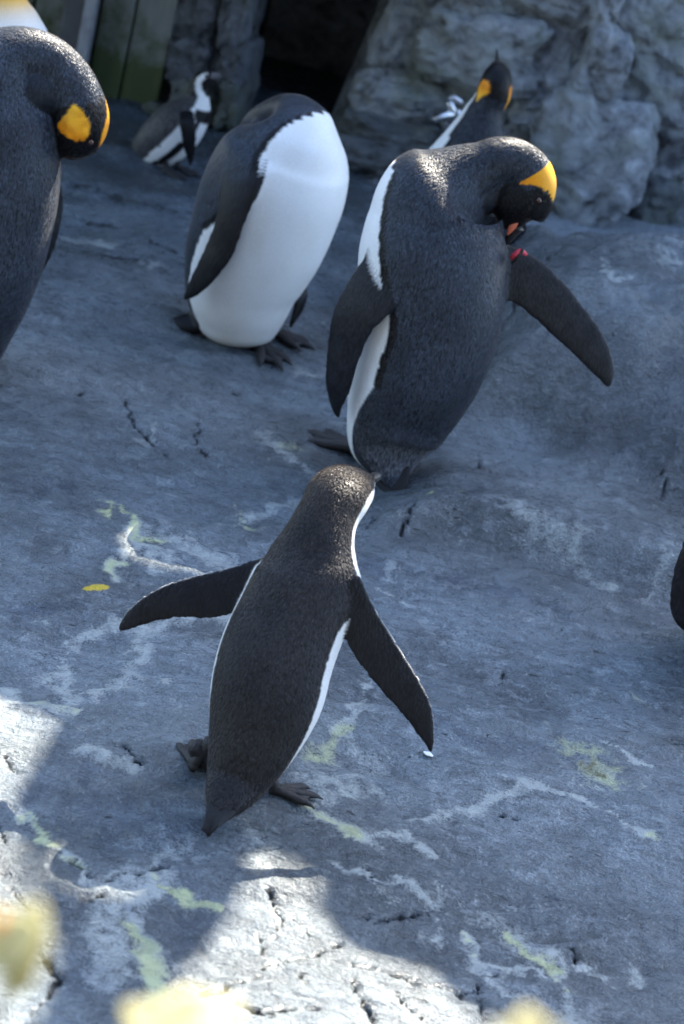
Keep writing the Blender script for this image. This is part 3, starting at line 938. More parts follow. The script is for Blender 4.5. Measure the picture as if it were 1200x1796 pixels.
def preening_king():
    root = thing('penguin', (*ground_hit(655, 815)[:2], float(ground_hit(655, 815)[2])),
                 'king penguin seen from behind, neck curled over right shoulder, preening with wings spread', 'penguin')
    spec = [(692, 868, 3.90, 5, .6, .6), (691, 845, 3.915, 24, .5, .5), (686, 815, 3.94, 52, .7, .8), (684, 780, 3.965, 76), (699, 732, 3.98, 96),
            (719, 680, 3.99, 111), (737, 631, 4.0, 121), (751, 582, 4.005, 127), (757, 534, 4.01, 131), (758, 486, 4.015, 133), (760, 437, 4.02, 132),
            (764, 389, 4.03, 122), (773, 348, 4.035, 109), (795, 327, 4.04, 84, .85, .85), (822, 307, 4.045, 60, .85, .85),
            (850, 293, 4.05, 47, .9, .9), (875, 282, 4.055, 42, .95, .95), (905, 284, 4.06, 40, .95, .95), (930, 297, 4.06, 36, .95, .95),
            (938, 322, 4.06, 40, .9, .9), (924, 346, 4.06, 53, .75, .8), (905, 369, 4.06, 49, .75, .8), (901, 389, 4.055, 27, .9, .9), (902, 402, 4.05, 12, .9, .9)]
    rows, D = prows(spec, (0.50, -0.82, 0.28), .9, .92)
    V, F, tri, K, T, TT = loft(rows, D, n=300, seg=220)
    thb = lambda k: np.interp(k, [0, 2, 3, 5, 8, 10, 12, 12.7], [180, 120, 90, 62, 60, 73, 86, 180])
    c = king_colours(V, K, T, thb, 14.2, 18.9, 99, 1, nape=-40, neck_dark=180, bend=3)
    n = fbm(V[:, 0] * 60, V[:, 1] * 60, V[:, 2] * 60, 3)
    # golden collar: a wedge between grey nape and black head, widest on the outside of the bend
    outer = 0.5 + 0.5 * np.sin(T)
    k1, k2 = 18.2 + 0.05 * n, 18.55 + 0.95 * outer + 0.05 * n
    yel = (K > k1) & (K < k2)
    c = np.where((yel & (np.abs(np.degrees(T)) < 150))[:, None], lerp(ORANGE, YELLOW, np.clip(outer, 0, 1)), c)
    # pale tail coverts
    c = lerp(c, np.tile(np.array([.085, .088, .095]), (len(c), 1)), (1 - sstep(2.2, 4.5, K)) * 0.6 * (K > 1.2) * (np.abs(np.degrees(T)) < 85))
    parts = [(V, F, tri, c, TT)]
    FD = np.array([0.016, 0.017, 0.021])
    parts.append(flip_part([(795, 345, 4.065, 60), (835, 335, 4.065, 50), (868, 334, 4.07, 36), (884, 340, 4.075, 10)], (0.1, -.9, .4), .07, SLATE_D))
    lf = [(712, 360, 3.965, 34), (704, 410, 3.93, 44), (684, 468, 3.905, 52), (652, 514, 3.89, 52), (622, 556, 3.885, 45), (606, 604, 3.885, 37),
          (597, 650, 3.885, 31), (591, 689, 3.89, 24), (590, 715, 3.905, 12), (594, 734, 3.91, 4)]
    rf = [(862, 470, 4.05, 50), (895, 480, 4.06, 49), (927, 496, 4.065, 46), (965, 529, 4.07, 43), (999, 566, 4.07, 39), (1031, 602, 4.065, 34),
          (1053, 636, 4.06, 26), (1064, 660, 4.058, 17), (1066, 680, 4.055, 5)]
    parts.append(flip_part(lf, (-0.35, -0.85, 0.3), 0.0095, FD, None))
    parts.append(flip_part(rf, (0.12, -0.9, 0.35), 0.0085, np.array([.020, .019, .020]), None))
    fl, fr = ground_hit(640, 812), ground_hit(705, 800)
    fuse('body', parts, 0.0042, M['king'], root, 9, fuzz=60000, fuzz_len=0.0105)
    foot(root, fl + np.array([-0.03, 0.03, -.002]), math.radians(160), 0.125, M['foot'], leg_to=at(668, 785, 3.98))
    foot(root, fr + np.array([-.02, 0.06, -.002]), math.radians(120), 0.10, M['foot'], leg_to=at(700, 770, 4.03))
    b0, b1 = at(908, 396, 4.055), at(884, 432, 4.06)
    bl = tube('bill', [b0, b0 * .7 + b1 * .3, b0 * .35 + b1 * .65, b1], [.017, .012, .009, .002], M['bill'], root)
    pl = tube('bill_plate', [at(912, 372, 4.038), at(905, 385, 4.034), at(898, 398, 4.034), at(890, 412, 4.04)], [.003, .0085, .008, .002], M['bill_plate'], bl, flat=.45, up=(0, -1, .3))
    pl['label'] = 'orange pink stripe along the bill'
    eye_ball(root, at(945, 352, 3.985), .006)
    for i in range(11):
        f = i / 10 - .5
        tube('tail_feather', [at(688 + 52 * f, 818, 3.925), at(690 + 40 * f, 846, 3.905), at(692 + 30 * f, 872 - 14 * abs(f), 3.89)], [.008, .008, .0015], M['tail_quill'], root, flat=.3, up=(0, -.8, .6))
    b = tube('flipper_band', [at(898, 452, 4.01), at(905, 446, 4.00), at(913, 441, 4.00), at(922, 446, 4.02)], [.006, .007, .007, .004], M['band_red'], root)
    b['label'] = 'small red and black identification band'
    tube('band_clip', [at(899, 461, 4.005), at(906, 455, 3.995), at(918, 437, 3.995)], [.004, .004, .004], M['bill'], b)
    return root

M['band_red'] = simple_mat('band_red', (0.70, 0.06, 0.09), 0.4, bump=0.0)

def white_bellied_king():
    root = thing('penguin', (*ground_hit(420, 590)[:2], 0.0),
                 'king penguin showing its white belly with head tucked back out of sight', 'penguin')
    Y = 4.60
    spec = [(408, 600, Y, 22, .8, .8), (410, 588, Y, 56), (416, 560, Y, 80), (424, 500, Y, 104), (437, 455, Y, 117),
            (454, 410, Y, 125), (473, 356, Y, 129), (493, 307, Y, 126), (508, 273, Y, 115), (518, 244, Y, 94), (522, 220, Y + .01, 68), (518, 203, Y + .03, 42),
            (500, 200, Y + .08, 37), (465, 216, Y + .13, 34), (450, 235, Y + .17, 34), (440, 258, Y + .18, 34), (436, 280, Y + .17, 24), (436, 292, Y + .16, 12)]
    def dors(i):
        return (-0.72, 0.62, 0.2) if i < 9 else [(-.72, .5, .45), (-.6, .3, .7), (-.4, 0, 1), (0, 0, 1), (.3, .3, .9), (.5, .5, .6), (.6, .6, .3), (.6, .6, 0), (.6, .6, 0)][i - 9]
    rows, D = prows(spec, dors, .95, .95)
    V, F, tri, K, T, TT = loft(rows, D, n=220, seg=200)
    thb = lambda k: np.interp(k, [0, 1.5, 3, 5, 6, 7, 8, 9, 10, 11, 12], [100, 80, 76, 86, 108, 118, 110, 100, 95, 100, 180])
    c = king_colours(V, K, T, thb, 11.6, 13.5, 13.9, .7)
    parts = [(V, F, tri, c, TT)]
    FD = np.array([0.015, 0.014, 0.016])
    nf = [(446, 262, 4.52, 34), (430, 302, 4.455, 40), (416, 345, 4.43, 38), (402, 392, 4.415, 32), (389, 430, 4.41, 32), (370, 464, 4.41, 28),
          (349, 494, 4.42, 22), (334, 513, 4.43, 14), (322, 526, 4.44, 4)]
    parts.append(flip_part(nf, (-0.45, -0.85, .2), 0.009, FD))
    ff = [(520, 500, 4.70, 20), (528, 520, 4.68, 18), (524, 540, 4.67, 14), (514, 562, 4.66, 9), (508, 575, 4.66, 4)]
    parts.append(flip_part(ff, (.6, -.6, .2), .008, FD, WHITE * .5, 1))
    tl = [(370, 560, Y - .02, 30), (340, 566, Y - .03, 26), (315, 566, Y - .03, 17), (292, 562, Y - .03, 4)]
    parts.append(flip_part(tl, (-.2, -.5, .8), .02, BLACK * 1.5))
    fuse('body', parts, 0.0046, M['king_far'], root, 12)
    f1, f2 = ground_hit(455, 612), ground_hit(478, 590)
    foot(root, f1 + np.array([0, 0, -.002]), math.radians(-55), 0.112, M['foot'], leg_to=at(425, 585, Y))
    foot(root, f2 + np.array([0, 0, -.002]), math.radians(-8), 0.10, M['foot'], leg_to=at(450, 575, Y + .06))
    p = at(436, 288, Y + .165)
    tube('bill', [p, p + np.array([.03, .01, -.05]), p + np.array([.05, .01, -.10])], [.016, .010, .002], M['bill'], root)
    return root

def edge_king():
    root = thing('penguin', (*gp(-90, 680)[:2], 0.0),
                 'slate backed king penguin bending its head down, orange ear patch showing', 'penguin')
    Y = 3.98
    spec = [(-105, 700, Y - .08, 8, .6, .6), (-100, 670, Y - .06, 36, .6, .6), (-85, 630, Y - .03, 72), (-70, 560, Y, 98), (-53, 480, Y, 117),
            (-36, 400, Y, 125), (-22, 310, Y, 127), (-17, 225, Y, 121), (-10, 165, Y, 108, .85, .85), (8, 122, Y, 80, .85, .85), (42, 100, Y + .01, 54, .9, .9),
            (84, 108, Y + .02, 46), (118, 138, Y + .02, 44), (137, 175, Y + .015, 46), (142, 210, Y + .01, 50), (134, 238, Y + .01, 44), (116, 256, Y + .015, 28), (104, 264, Y + .02, 15)]
    rows, D = prows(spec, (0.22, -0.92, 0.3), .9, .92)
    V, F, tri, K, T, TT = loft(rows, D, n=220, seg=160)
    thb = lambda k: np.interp(k, [0, 2, 4, 7, 7.8], [180, 120, 86, 92, 180])
    c = king_colours(V, K, T, thb, 9.6, 13.05, 13.95, .88, nape=36, pth=52, ath=40, neck_dark=180, bend=3)
    parts = [(V, F, tri, c, TT)]
    FD = np.array([0.015, 0.016, 0.019])
    lf = [(-110, 300, Y - .02, 40), (-135, 350, Y - .03, 44), (-160, 420, Y - .04, 40), (-175, 500, Y - .04, 30), (-180, 560, Y - .04, 16), (-180, 585, Y - .04, 4)]
    parts.append(flip_part([(30, 170, Y + .01, 70), (65, 160, Y + .01, 52), (95, 170, Y + .015, 40), (112, 190, Y + .02, 24), (118, 205, Y + .02, 6)], (0.1, -.9, .3), .075, SLATE_D))
    rf = [(70, 300, Y + .08, 34), (82, 350, Y + .12, 34), (80, 410, Y + .12, 28), (60, 470, Y + .11, 20), (42, 510, Y + .10, 5)]
    parts.append(flip_part(lf, (-.3, -.9, .2), .009, FD))
    parts.append(flip_part(rf, (.6, -.7, .2), .009, FD))
    fuse('body', parts, 0.0046, M['king'], root, 4, fuzz=40000, fuzz_len=.0105)
    for q, dy in (((-110, 690), .05), ((-60, 665), .06)):
        f = ground_hit(*q)
        foot(root, f + np.array([0, dy, -.002]), math.radians(95), .10, M['foot'], leg_to=f + np.array([0, dy - .02, .08]))
    b0, b1 = at(108, 262, Y + .02), at(66, 282, Y + .06)
    tube('bill', [b0, b0 * .6 + b1 * .4, b1], [.015, .010, .002], M['bill'], root)
    eye_ball(root, at(160, 250, Y - .05), .006)
    return root

def corner_king():
    Y = 4.75
    root = thing('penguin', (*at(-20, 470, Y)[:2], 0.0),
                 'king penguin with yellow throat and white breast standing behind the slate backed one', 'penguin')
    spec = [(-70, 520, Y, 30), (-62, 490, Y, 70), (-50, 430, Y, 96), (-35, 350, Y, 108), (-22, 270, Y, 112), (-12, 200, Y, 112), (-4, 140, Y, 108),
            (4, 95, Y, 98), (8, 60, Y, 82), (8, 30, Y, 62), (6, 5, Y, 46), (8, -25, Y, 37), (14, -60, Y, 34), (26, -92, Y, 35), (46, -112, Y, 26), (62, -120, Y, 13)]
    def dors(i):
        return (-.85, .4, .1) if i < 12 else (-.6, .2, .8)
    rows, D = prows(spec, dors, .95, .95)
    V, F, tri, K, T, TT = loft(rows, D, n=130, seg=80)
    thb = lambda k: np.interp(k, [0, 2, 6, 8, 10, 12], [95, 80, 75, 85, 90, 95])
    c = king_colours(V, K, T, thb, 12.5, 11.6, 11.6, 1.0, chest=8.0)
    parts = [(V, F, tri, c, TT)]
    FD = np.array([0.015, 0.016, 0.019])
    parts.append(flip_part([(-70, 190, Y - .12, 30), (-80, 250, Y - .15, 34), (-90, 330, Y - .15, 30), (-95, 400, Y - .14, 16), (-95, 430, Y - .13, 4)], (-.4, -.9, .1), .009, FD))
    fuse('body', parts, 0.0055, M['king_far'], root, 4, fuzz=4000, fuzz_len=.009)
    for dx in (-.06, .06):
        p = np.array([at(-60, 500, Y)[0] + dx, Y - .02, 0.0])
        p[2] = float(hfield(p[0], p[1])) - .002
        foot(root, p, math.radians(-40), .10, M['foot'], leg_to=p + np.array([-.02, .02, .10]))
    b0 = at(58, -118, Y)
    tube('bill', [b0, b0 + np.array([.05, 0, .008]), b0 + np.array([.11, 0, -.002])], [.015, .010, .002], M['bill'], root)
    eye_ball(root, at(38, -104, Y - .045), .006)
    return root

def far_king():
    Y = 5.2
    root = thing('penguin', (*at(800, 520, Y)[:2], 0.0),
                 'king penguin facing the rock wall with bill pointed up and two orange ear patches', 'penguin')
    spec = [(772, 560, Y - .04, 14), (774, 535, Y, 58), (782, 480, Y, 84), (796, 410, Y, 94), (808, 350, Y, 95), (820, 300, Y, 84), (831, 262, Y, 66), (841, 226, Y, 48),
            (849, 200, Y, 36), (858, 181, Y, 30), (866, 164, Y, 31), (870, 147, Y, 29), (873, 131, Y + .01, 25), (873, 119, Y + .03, 16), (873, 112, Y + .045, 9)]
    rows, D = prows(spec, (0.30, -0.9, 0.3), .9, .9)
    V, F, tri, K, T, TT = loft(rows, D, n=150, seg=90)
    thb = lambda k: np.interp(k, [0, 1.5, 3, 6, 7, 9], [180, 100, 76, 70, 72, 85])
    c = king_colours(V, K, T, thb, 6.4, 9.5, 10.0, 1.15, nape=-3, pth=66, ath=30, neck_dark=82)
    parts = [(V, F, tri, c, TT)]
    FD = np.array([0.015, 0.016, 0.019])
    for sx in (-1, 1):
        parts.append(flip_part([(812 + sx * 62, 320, Y + .02, 26), (806 + sx * 92, 370, Y, 27), (800 + sx * 100, 430, Y, 22), (797 + sx * 98, 480, Y, 12), (795 + sx * 96, 500, Y, 4)], (sx * .4, -.9, .1), .009, FD))
    fuse('body', parts, 0.0046, M['king_far'], root, 3, fuzz=8000, fuzz_len=.008)
    for dx in (-.06, .06):
        p = np.array([at(778, 560, Y)[0] + dx, Y + .03, 0.0])
        p[2] = float(hfield(p[0], p[1])) - .002
        foot(root, p, math.radians(80), .10, M['foot'], leg_to=p + np.array([0, 0, .10]))
    tube('bill', [at(873, 116, Y + .035), at(872, 104, Y + .07), at(872, 86, Y + .12)], [.011, .006, .0018], M['bill'], root)
    return root

def far_banded():
    Y = 5.88
    root = thing('penguin', (*ground_hit(290, 300)[:2], float(ground_hit(290, 300)[2])),
                 'small penguin with white face stripe and banded chest resting in the shade by the wall', 'penguin')
    spec = [(221, 294, Y, 4), (236, 285, Y, 16), (254, 272, Y, 32), (278, 254, Y, 43), (303, 232, Y, 46), (325, 208, Y, 42), (340, 187, Y, 32),
            (346, 169, Y, 22), (348, 153, Y, 17), (354, 141, Y, 16), (364, 135, Y, 13), (373, 133, Y, 8)]
    def dors(i):
        return (-.75, -.12, .65) if i < 9 else (-.4, -.1, .9)
    rows, D = prows(spec, dors, 1.0, 1.0)
    rows[:, 3] *= .9
    V, F, tri, K, T, TT = loft(rows, D, n=110, seg=72)
    # T: sign irrelevant, pattern is symmetric
    ang = np.abs(np.degrees(T))
    n = fbm(V[:, 0] * 40, V[:, 1] * 40, V[:, 2] * 40, 3)
    ang = ang + 3 * n
    c = np.where((ang < np.interp(K, [0, 2, 3, 5, 8], [120, 88, 82, 84, 92]))[:, None], np.array([.048, .048, .052]), WHITE)
    band = (np.abs(ang - 118) < 9) & (K > 2.2) & (K < 6.2)
    c = np.where(band[:, None], BLACK * 2, c)
    c = np.where(((K > 5.6) & (K < 6.2) & (ang > 100))[:, None], BROWN_D, c)
    hd = K > 7.2
    c = np.where(hd[:, None], BROWN_D, c)
    stripe = hd & (K < 10.4) & (np.abs(ang - np.interp(K, [7, 9, 10.5], [120, 70, 60])) < 20)
    c = np.where(stripe[:, None], WHITE, c)
    parts = [(V, F, tri, c, TT)]
    parts.append(flip_part([(326, 196, Y - .10, 14), (328, 214, Y - .13, 15), (331, 238, Y - .135, 14), (333, 262, Y - .13, 11), (334, 280, Y - .12, 6), (334, 290, Y - .12, 3)],
                           (.2, -.95, .1), .006, BROWN_D * 1.3))
    fuse('body', parts, 0.0042, M['king_far'], root, 3)
    for q in ((290, 304), (312, 298)):
        f = ground_hit(*q)
        foot(root, f + np.array([0, 0, -.002]), math.radians(-15), .07, M['foot'], leg_to=at(q[0], q[1] - 32, Y))
    b0, b1 = at(368, 134, Y), at(388, 131, Y - .01)
    tube('bill', [b0, b0 * .5 + b1 * .5, b1], [.013, .010, .002], M['bill_grey'], root)
    eye_ball(root, at(362, 134, Y - .045), .006)
    return root

M['bill_grey'] = simple_mat('bill_grey', (0.16, 0.15, 0.16), 0.45, bump=0.2)

def side_king():
    Y = 3.55
    root = thing('penguin', (*at(1330, 1150, Y)[:2], 0.05),
                 'penguin of which only a dark flipper with fine feather rows shows, on the rock floor', 'penguin')
    spec = [(1290, 1235, Y, 16), (1296, 1205, Y, 62), (1310, 1150, Y, 92), (1328, 1080, Y, 108), (1344, 1010, Y, 112), (1358, 940, Y, 108), (1372, 880, Y, 96),
            (1386, 830, Y, 72), (1398, 790, Y, 50), (1408, 750, Y, 42), (1418, 712, Y, 42), (1430, 680, Y, 40), (1446, 660, Y, 28), (1458, 652, Y, 14)]
    rows, D = prows(spec, (0.1, -0.9, 0.2), .9, .9)
    V, F, tri, K, T, TT = loft(rows, D, n=120, seg=80)
    thb = lambda k: np.interp(k, [0, 2, 6, 9], [120, 86, 80, 90])
    c = king_colours(V, K, T, thb, 7.5, 9.3, 9.6, 1.0, pth=66)
    parts = [(V, F, tri, c, TT)]
    FD = np.array([0.018, 0.016, 0.019])
    parts.append(flip_part([(1296, 850, Y, 32), (1272, 890, Y - .03, 38), (1246, 940, Y - .05, 40), (1224, 990, Y - .06, 38), (1209, 1035, Y - .06, 35), (1202, 1070, Y - .06, 28), (1201, 1090, Y - .06, 19), (1202, 1106, Y - .06, 6)],
                           (-.2, -.9, .3), .009, FD))
    fuse('body', parts, 0.0048, M['king'], root, 4, fuzz=5000, fuzz_len=.008)
    for dx in (-.06, .06):
        p = np.array([at(1296, 1220, Y)[0] + dx, Y + .02, 0.0])
        p[2] = float(hfield(p[0], p[1])) - .002
        foot(root, p, math.radians(85), .10, M['foot'], leg_to=p + np.array([0, 0, .10]))
    b0 = at(1452, 656, Y)
    tube('bill', [b0, b0 + np.array([.05, .02, .01]), b0 + np.array([.10, .04, .01])], [.015, .010, .002], M['bill'], root)
    return root

# ------------------------------------------------------------------ rock wall, cave, panels
def stone_mesh(name, size, seed, mat, parent, loc, rotz=0.0, roty=0.0, res=26, power=4.0, amp=0.10):
    g = np.linspace(-1, 1, res)
    A, B = np.meshgrid(g, g)
    a, b = A.ravel(), B.ravel()
    o = np.ones_like(a)
    faces, V, off = [], [], 0
    idx = np.arange(res * res).reshape(res, res)
    q = np.stack([idx[:-1, :-1], idx[:-1, 1:], idx[1:, 1:], idx[1:, :-1]], -1).reshape(-1, 4)
    for P, flip in (((a, b, o), 0), ((a, b, -o), 1), ((a, o, b), 1), ((a, -o, b), 0), ((o, a, b), 0), ((-o, a, b), 1)):
        V.append(np.stack(P, 1))
        faces.append((q[:, ::-1] if flip else q) + off)
        off += res * res
    V, F = np.vstack(V), np.vstack(faces)
    r = (np.abs(V) ** power).sum(1) ** (1 / power)
    V = V / r[:, None]
    n = fbm(V[:, 0] * 1.3 + seed * 3.7, V[:, 1] * 1.3, V[:, 2] * 1.3 + seed, 4, .55)
    st = np.abs(vnoise(V[:, 0] * 0.8 + seed, V[:, 1] * 0.8, V[:, 2] * 3.2 + seed * 2))
    n3 = fbm(V[:, 0] * 5 + seed, V[:, 1] * 5, V[:, 2] * 6 + seed, 3, .6)
    V = V * (1 + amp * n + .035 * n3 * (power < 12) - 0.06 * sstep(.16, .04, st) * (power < 12))[:, None]
    V = V * (np.array(size) / 2)
    cz, sz, cy, sy = math.cos(rotz), math.sin(rotz), math.cos(roty), math.sin(roty)
    V = V @ np.array([[cy, 0, -sy], [0, 1, 0], [sy, 0, cy]])
    V = V @ np.array([[cz, sz, 0], [-sz, cz, 0], [0, 0, 1]])
    # weld the cube seams
    key = np.round(V, 5)
    _, first, inv = np.unique(key, axis=0, return_index=True, return_inverse=True)
    V = V[first] + np.array(loc)
    F = inv.ravel()[F]
    return mesh_from(name, V, F, mat, parent)

def build_rock_wall():
    root = thing('rock_wall', (0.3, 6.6, 0.0), 'blue grey rock wall of stacked moulded stones with moss in its joints', 'rock wall')
    # backing sheet that closes the joints
    xs = np.linspace(-0.42, 2.6, 120)
    zs = np.linspace(-0.15, 2.2, 120)
    X, Z = np.meshgrid(xs, zs)
    x, z = X.ravel(), Z.ravel()
    y = 6.55 + 0.13 * fbm(x * 2.1, z * 2.1, 3.0, 5, .55) + 0.06 * z + 0.25 * sstep(-.25, -.42, x)
    x = x + 0.16 * z * sstep(.4, -.42, x)
    i = np.arange(120 * 120).reshape(120, 120)
    F = np.stack([i[:-1, :-1], i[1:, :-1], i[1:, 1:], i[:-1, 1:]], -1).reshape(-1, 4)[:, ::-1]
    mesh_from('backing_rock', np.stack([x, y, z], 1), F, M['rock'], root)
    #  px0, py0, px1, py1, Y of the front face, mossy, seed
    stones = [
        (752, 38, 942, 150, 6.42, 0), (765, -30, 870, 50, 6.46, 0), (868, -40, 1050, 30, 6.46, 0), (672, -20, 770, 130, 6.55, 0),
        (1012, 60, 1082, 200, 6.36, 0), (895, 152, 1018, 216, 6.44, 0), (905, 214, 1005, 256, 6.46, 0), (938, 188, 1112, 398, 6.32, 0),
        (626, 128, 772, 216, 6.50, 0), (608, 212, 762, 268, 6.46, 1), (600, 262, 780, 330, 6.42, 1), (592, 322, 680, 392, 6.34, 1),
        (690, 320, 800, 400, 6.38, 0), (800, 300, 945, 400, 6.40, 0), (1036, -50, 1100, 62, 6.40, 0), (1078, -40, 1230, 96, 6.50, 0),
        (1080, 92, 1230, 232, 6.52, 0), (1112, 230, 1160, 324, 6.56, 1), (1150, 236, 1215, 326, 6.58, 0), (1104, 318, 1192, 412, 6.50, 1),
        (770, 145, 900, 220, 6.52, 0), (925, 20, 1030, 160, 6.48, 0), (990, 150, 1060, 240, 6.42, 0), (760, 215, 910, 310, 6.50, 0),
        (690, -110, 860, -20, 6.5, 0), (860, -130, 1060, -30, 6.5, 0), (1060, -140, 1250, -40, 6.5, 0),
    ]
    for s, (x0, y0, x1, y1, Y, ms) in enumerate(stones):
        c = at((x0 + x1) / 2, (y0 + y1) / 2, Y)
        k = pxm(c)
        # the blocks stand upright while the picture is rolled
        w_px, h_px = (x1 - x0), (y1 - y0)
        w = w_px * k * 1.2
        h = h_px * k * 1.22
        dpt = 0.34
        stone_mesh('stone', (w, dpt, h), s + 1, M['rock_mossy'] if ms else M['rock'], root,
                   c + np.array([0, dpt / 2 - 0.03, 0]), rotz=random.uniform(-.25, .25), roty=random.uniform(-.2, .2),
                   power=random.uniform(3, 6), amp=random.uniform(.12, .20))
    return root

def build_cave():
    """dark den behind the wall opening: back, sides and roof, with a pale board inside"""
    root = thing('cave_den', (-0.5, 7.4, 0), 'black mouth of the den between the rocks', 'cave')
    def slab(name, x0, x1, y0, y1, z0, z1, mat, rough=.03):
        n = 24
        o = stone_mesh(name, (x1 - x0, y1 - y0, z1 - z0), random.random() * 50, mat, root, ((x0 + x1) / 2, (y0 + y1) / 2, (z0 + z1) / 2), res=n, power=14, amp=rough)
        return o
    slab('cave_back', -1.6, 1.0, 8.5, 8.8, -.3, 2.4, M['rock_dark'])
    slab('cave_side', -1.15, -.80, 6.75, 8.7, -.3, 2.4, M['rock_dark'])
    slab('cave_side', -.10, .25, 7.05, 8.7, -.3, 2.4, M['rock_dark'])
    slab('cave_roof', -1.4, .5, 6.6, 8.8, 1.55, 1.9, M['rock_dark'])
    c = at(560, 10, 7.9)
    slab('inner_board', c[0] - .17, c[0] + .17, 7.9, 7.95, c[2] - .07, c[2] + .5, M['board'], .01)
    return root

M['board'] = simple_mat('weathered_board', (0.22, 0.23, 0.20), 0.7, scale=30)

def panel_material():
    m, nt, bs = new_mat('weathered_panel')
    b = N(nt)
    pos = b.node('ShaderNodeNewGeometry').outputs['Position']
    sep = b.node('ShaderNodeSeparateXYZ')
    b.link(pos, sep.inputs[0])
    n = b.noise(b.mapping(pos, scale=(16, 16, 2.5)), 1.0, 5, .6)
    n2 = b.noise(pos, 9, 5, .65)
    c = b.mix(b.ramp(n, (.3, 0.0), (.7, 1.0)), (.10, .11, .105), (.21, .23, .22))
    # algae creeping up from the wet floor
    up = b.math('ADD', b.math('MULTIPLY', sep.outputs[2], -2.6), b.math('MULTIPLY_ADD', n2, 1.6, 0.05))
    c = b.mix(b.ramp(up, (-.15, 0.0), (.40, .95)), c, (.035, .055, .012))
    st = b.ramp(b.noise(b.mapping(pos, scale=(30, 30, 2)), 1.0, 3, .6), (.55, 0.0), (.7, 1.0))
    c = b.mix(b.math('MULTIPLY', st, .5), c, (.08, .10, .035))
    b.link(c, bs.inputs['Base Color'])
    bs.inputs['Roughness'].default_value = .7
    b.link(b.bump(b.math('ADD', n, n2), .4, .01), bs.inputs['Normal'])
    return m

M['panel'] = panel_material()
M['post'] = simple_mat('dark_post', (0.07, 0.075, 0.085), .45, scale=25)
M['post_pale'] = simple_mat('pale_trim', (0.26, 0.28, 0.32), .4, scale=25)

def build_panel_wall():
    root = thing('panel_wall', (-1.4, 6.6, 0), 'weathered grey panel wall with green algae at its foot', 'wall')
    def board(name, xa, xb, Y, mat, d=.05, z1=2.3, amp=.008):
        return stone_mesh(name, (xb - xa, d, z1 + .25), xa * 9, mat, root, ((xa + xb) / 2, Y, (z1 - .25) / 2), res=20, power=30, amp=amp)
    def X(px, py=60, Y=6.5):
        return at(px, py, Y)[0]
    board('panel', X(-260), X(-105), 6.52, M['panel'])
    board('panel', X(-100), X(50), 6.52, M['panel'])
    board('panel', X(55), X(118), 6.52, M['panel'])
    board('post', X(112), X(150), 6.47, M['post'], .10)
    board('trim', X(148), X(168), 6.44, M['post_pale'], .06)
    board('panel', X(170), X(228), 6.52, M['panel'])
    board('panel', X(231), X(300), 6.53, M['panel'])
    board('back_board', X(-300), X(380), 6.66, M['post'], .06)
    return root

def build_sky_blocker():  # unseen wall added to block sky light and raise contrast
    root = thing('sky_blocker', (0, -2.6, 0), 'unseen wall added behind the camera to cut sky light', 'blocker')
    for i in range(8):
        x = -8 + i * 2.0
        stone_mesh('blocker_panel', (1.98, .2, 4.6), 200 + i, M['post'], root, (x + 1, -2.7, 2.2), res=4, power=40, amp=.0)
    stone_mesh('blocker_eave', (16.4, 1.6, .2), 220, M['post'], root, (0, -2.0, 4.62), res=4, power=40, amp=.0)
    return root

def build_canopy():
    root = thing('rock_overhang', (-1.4, 6.0, 1.2), 'heavy rock overhang roofing the den and panel wall', 'rock overhang')
    for i, (x0, x1, y0, y1, z) in enumerate([(-2.6, -1.7, 5.0, 7.2, .98), (-1.75, -.95, 5.05, 7.2, 1.0), (-1.0, -.2, 5.35, 7.3, 1.08), (-3.6, -2.5, 5.0, 7.2, 1.0)]):
        stone_mesh('stone', (x1 - x0, y1 - y0, .34), 90 + i, M['rock'], root, ((x0 + x1) / 2, (y0 + y1) / 2, z + .17), res=22, power=8, amp=.06)
    return root

def build_pillars():
    root = thing('rock_pillar', (-0.85, 6.6, 0), 'dark blue rock pillar between the panels and the den mouth', 'rock pillar')
    for s, (px0, py0, px1, py1, Y, ms) in enumerate([
        (290, 70, 362, 150, 6.50, 0), (318, -40, 392, 78, 6.52, 0), (352, 70, 420, 160, 6.56, 0), (385, -60, 440, 90, 6.50, 0),
        (300, 140, 352, 215, 6.46, 1), (345, 150, 400, 225, 6.54, 1), (392, 80, 436, 160, 6.46, 0), (388, 150, 425, 228, 6.44, 1),
        (412, -80, 450, 60, 6.56, 0), (250, 190, 320, 215, 6.46, 1), (300, -150, 400, -30, 6.52, 0), (395, -170, 480, -50, 6.52, 0)]):
        c = at((px0 + px1) / 2, (py0 + py1) / 2, Y)
        k = pxm(c)
        stone_mesh('stone', ((px1 - px0) * k * 1.12, .30, (py1 - py0) * k * 1.15), 60 + s, M['rock_mossy'] if ms else M['rock_pillar'], root,
                   c + np.array([0, .12, 0]), rotz=random.uniform(-.15, .15), power=random.uniform(4, 7))
    stone_mesh('pillar_core', (.34, .3, 2.6), 5, M['rock_mossy'], root, (at(365, 90, 6.7)[0] - .03, 6.82, 1.1), res=30, power=10, amp=.03)
    return root

M['rock_pillar'] = rock_material('rock_pillar', base=(0.13, 0.145, 0.17), moss=.2)

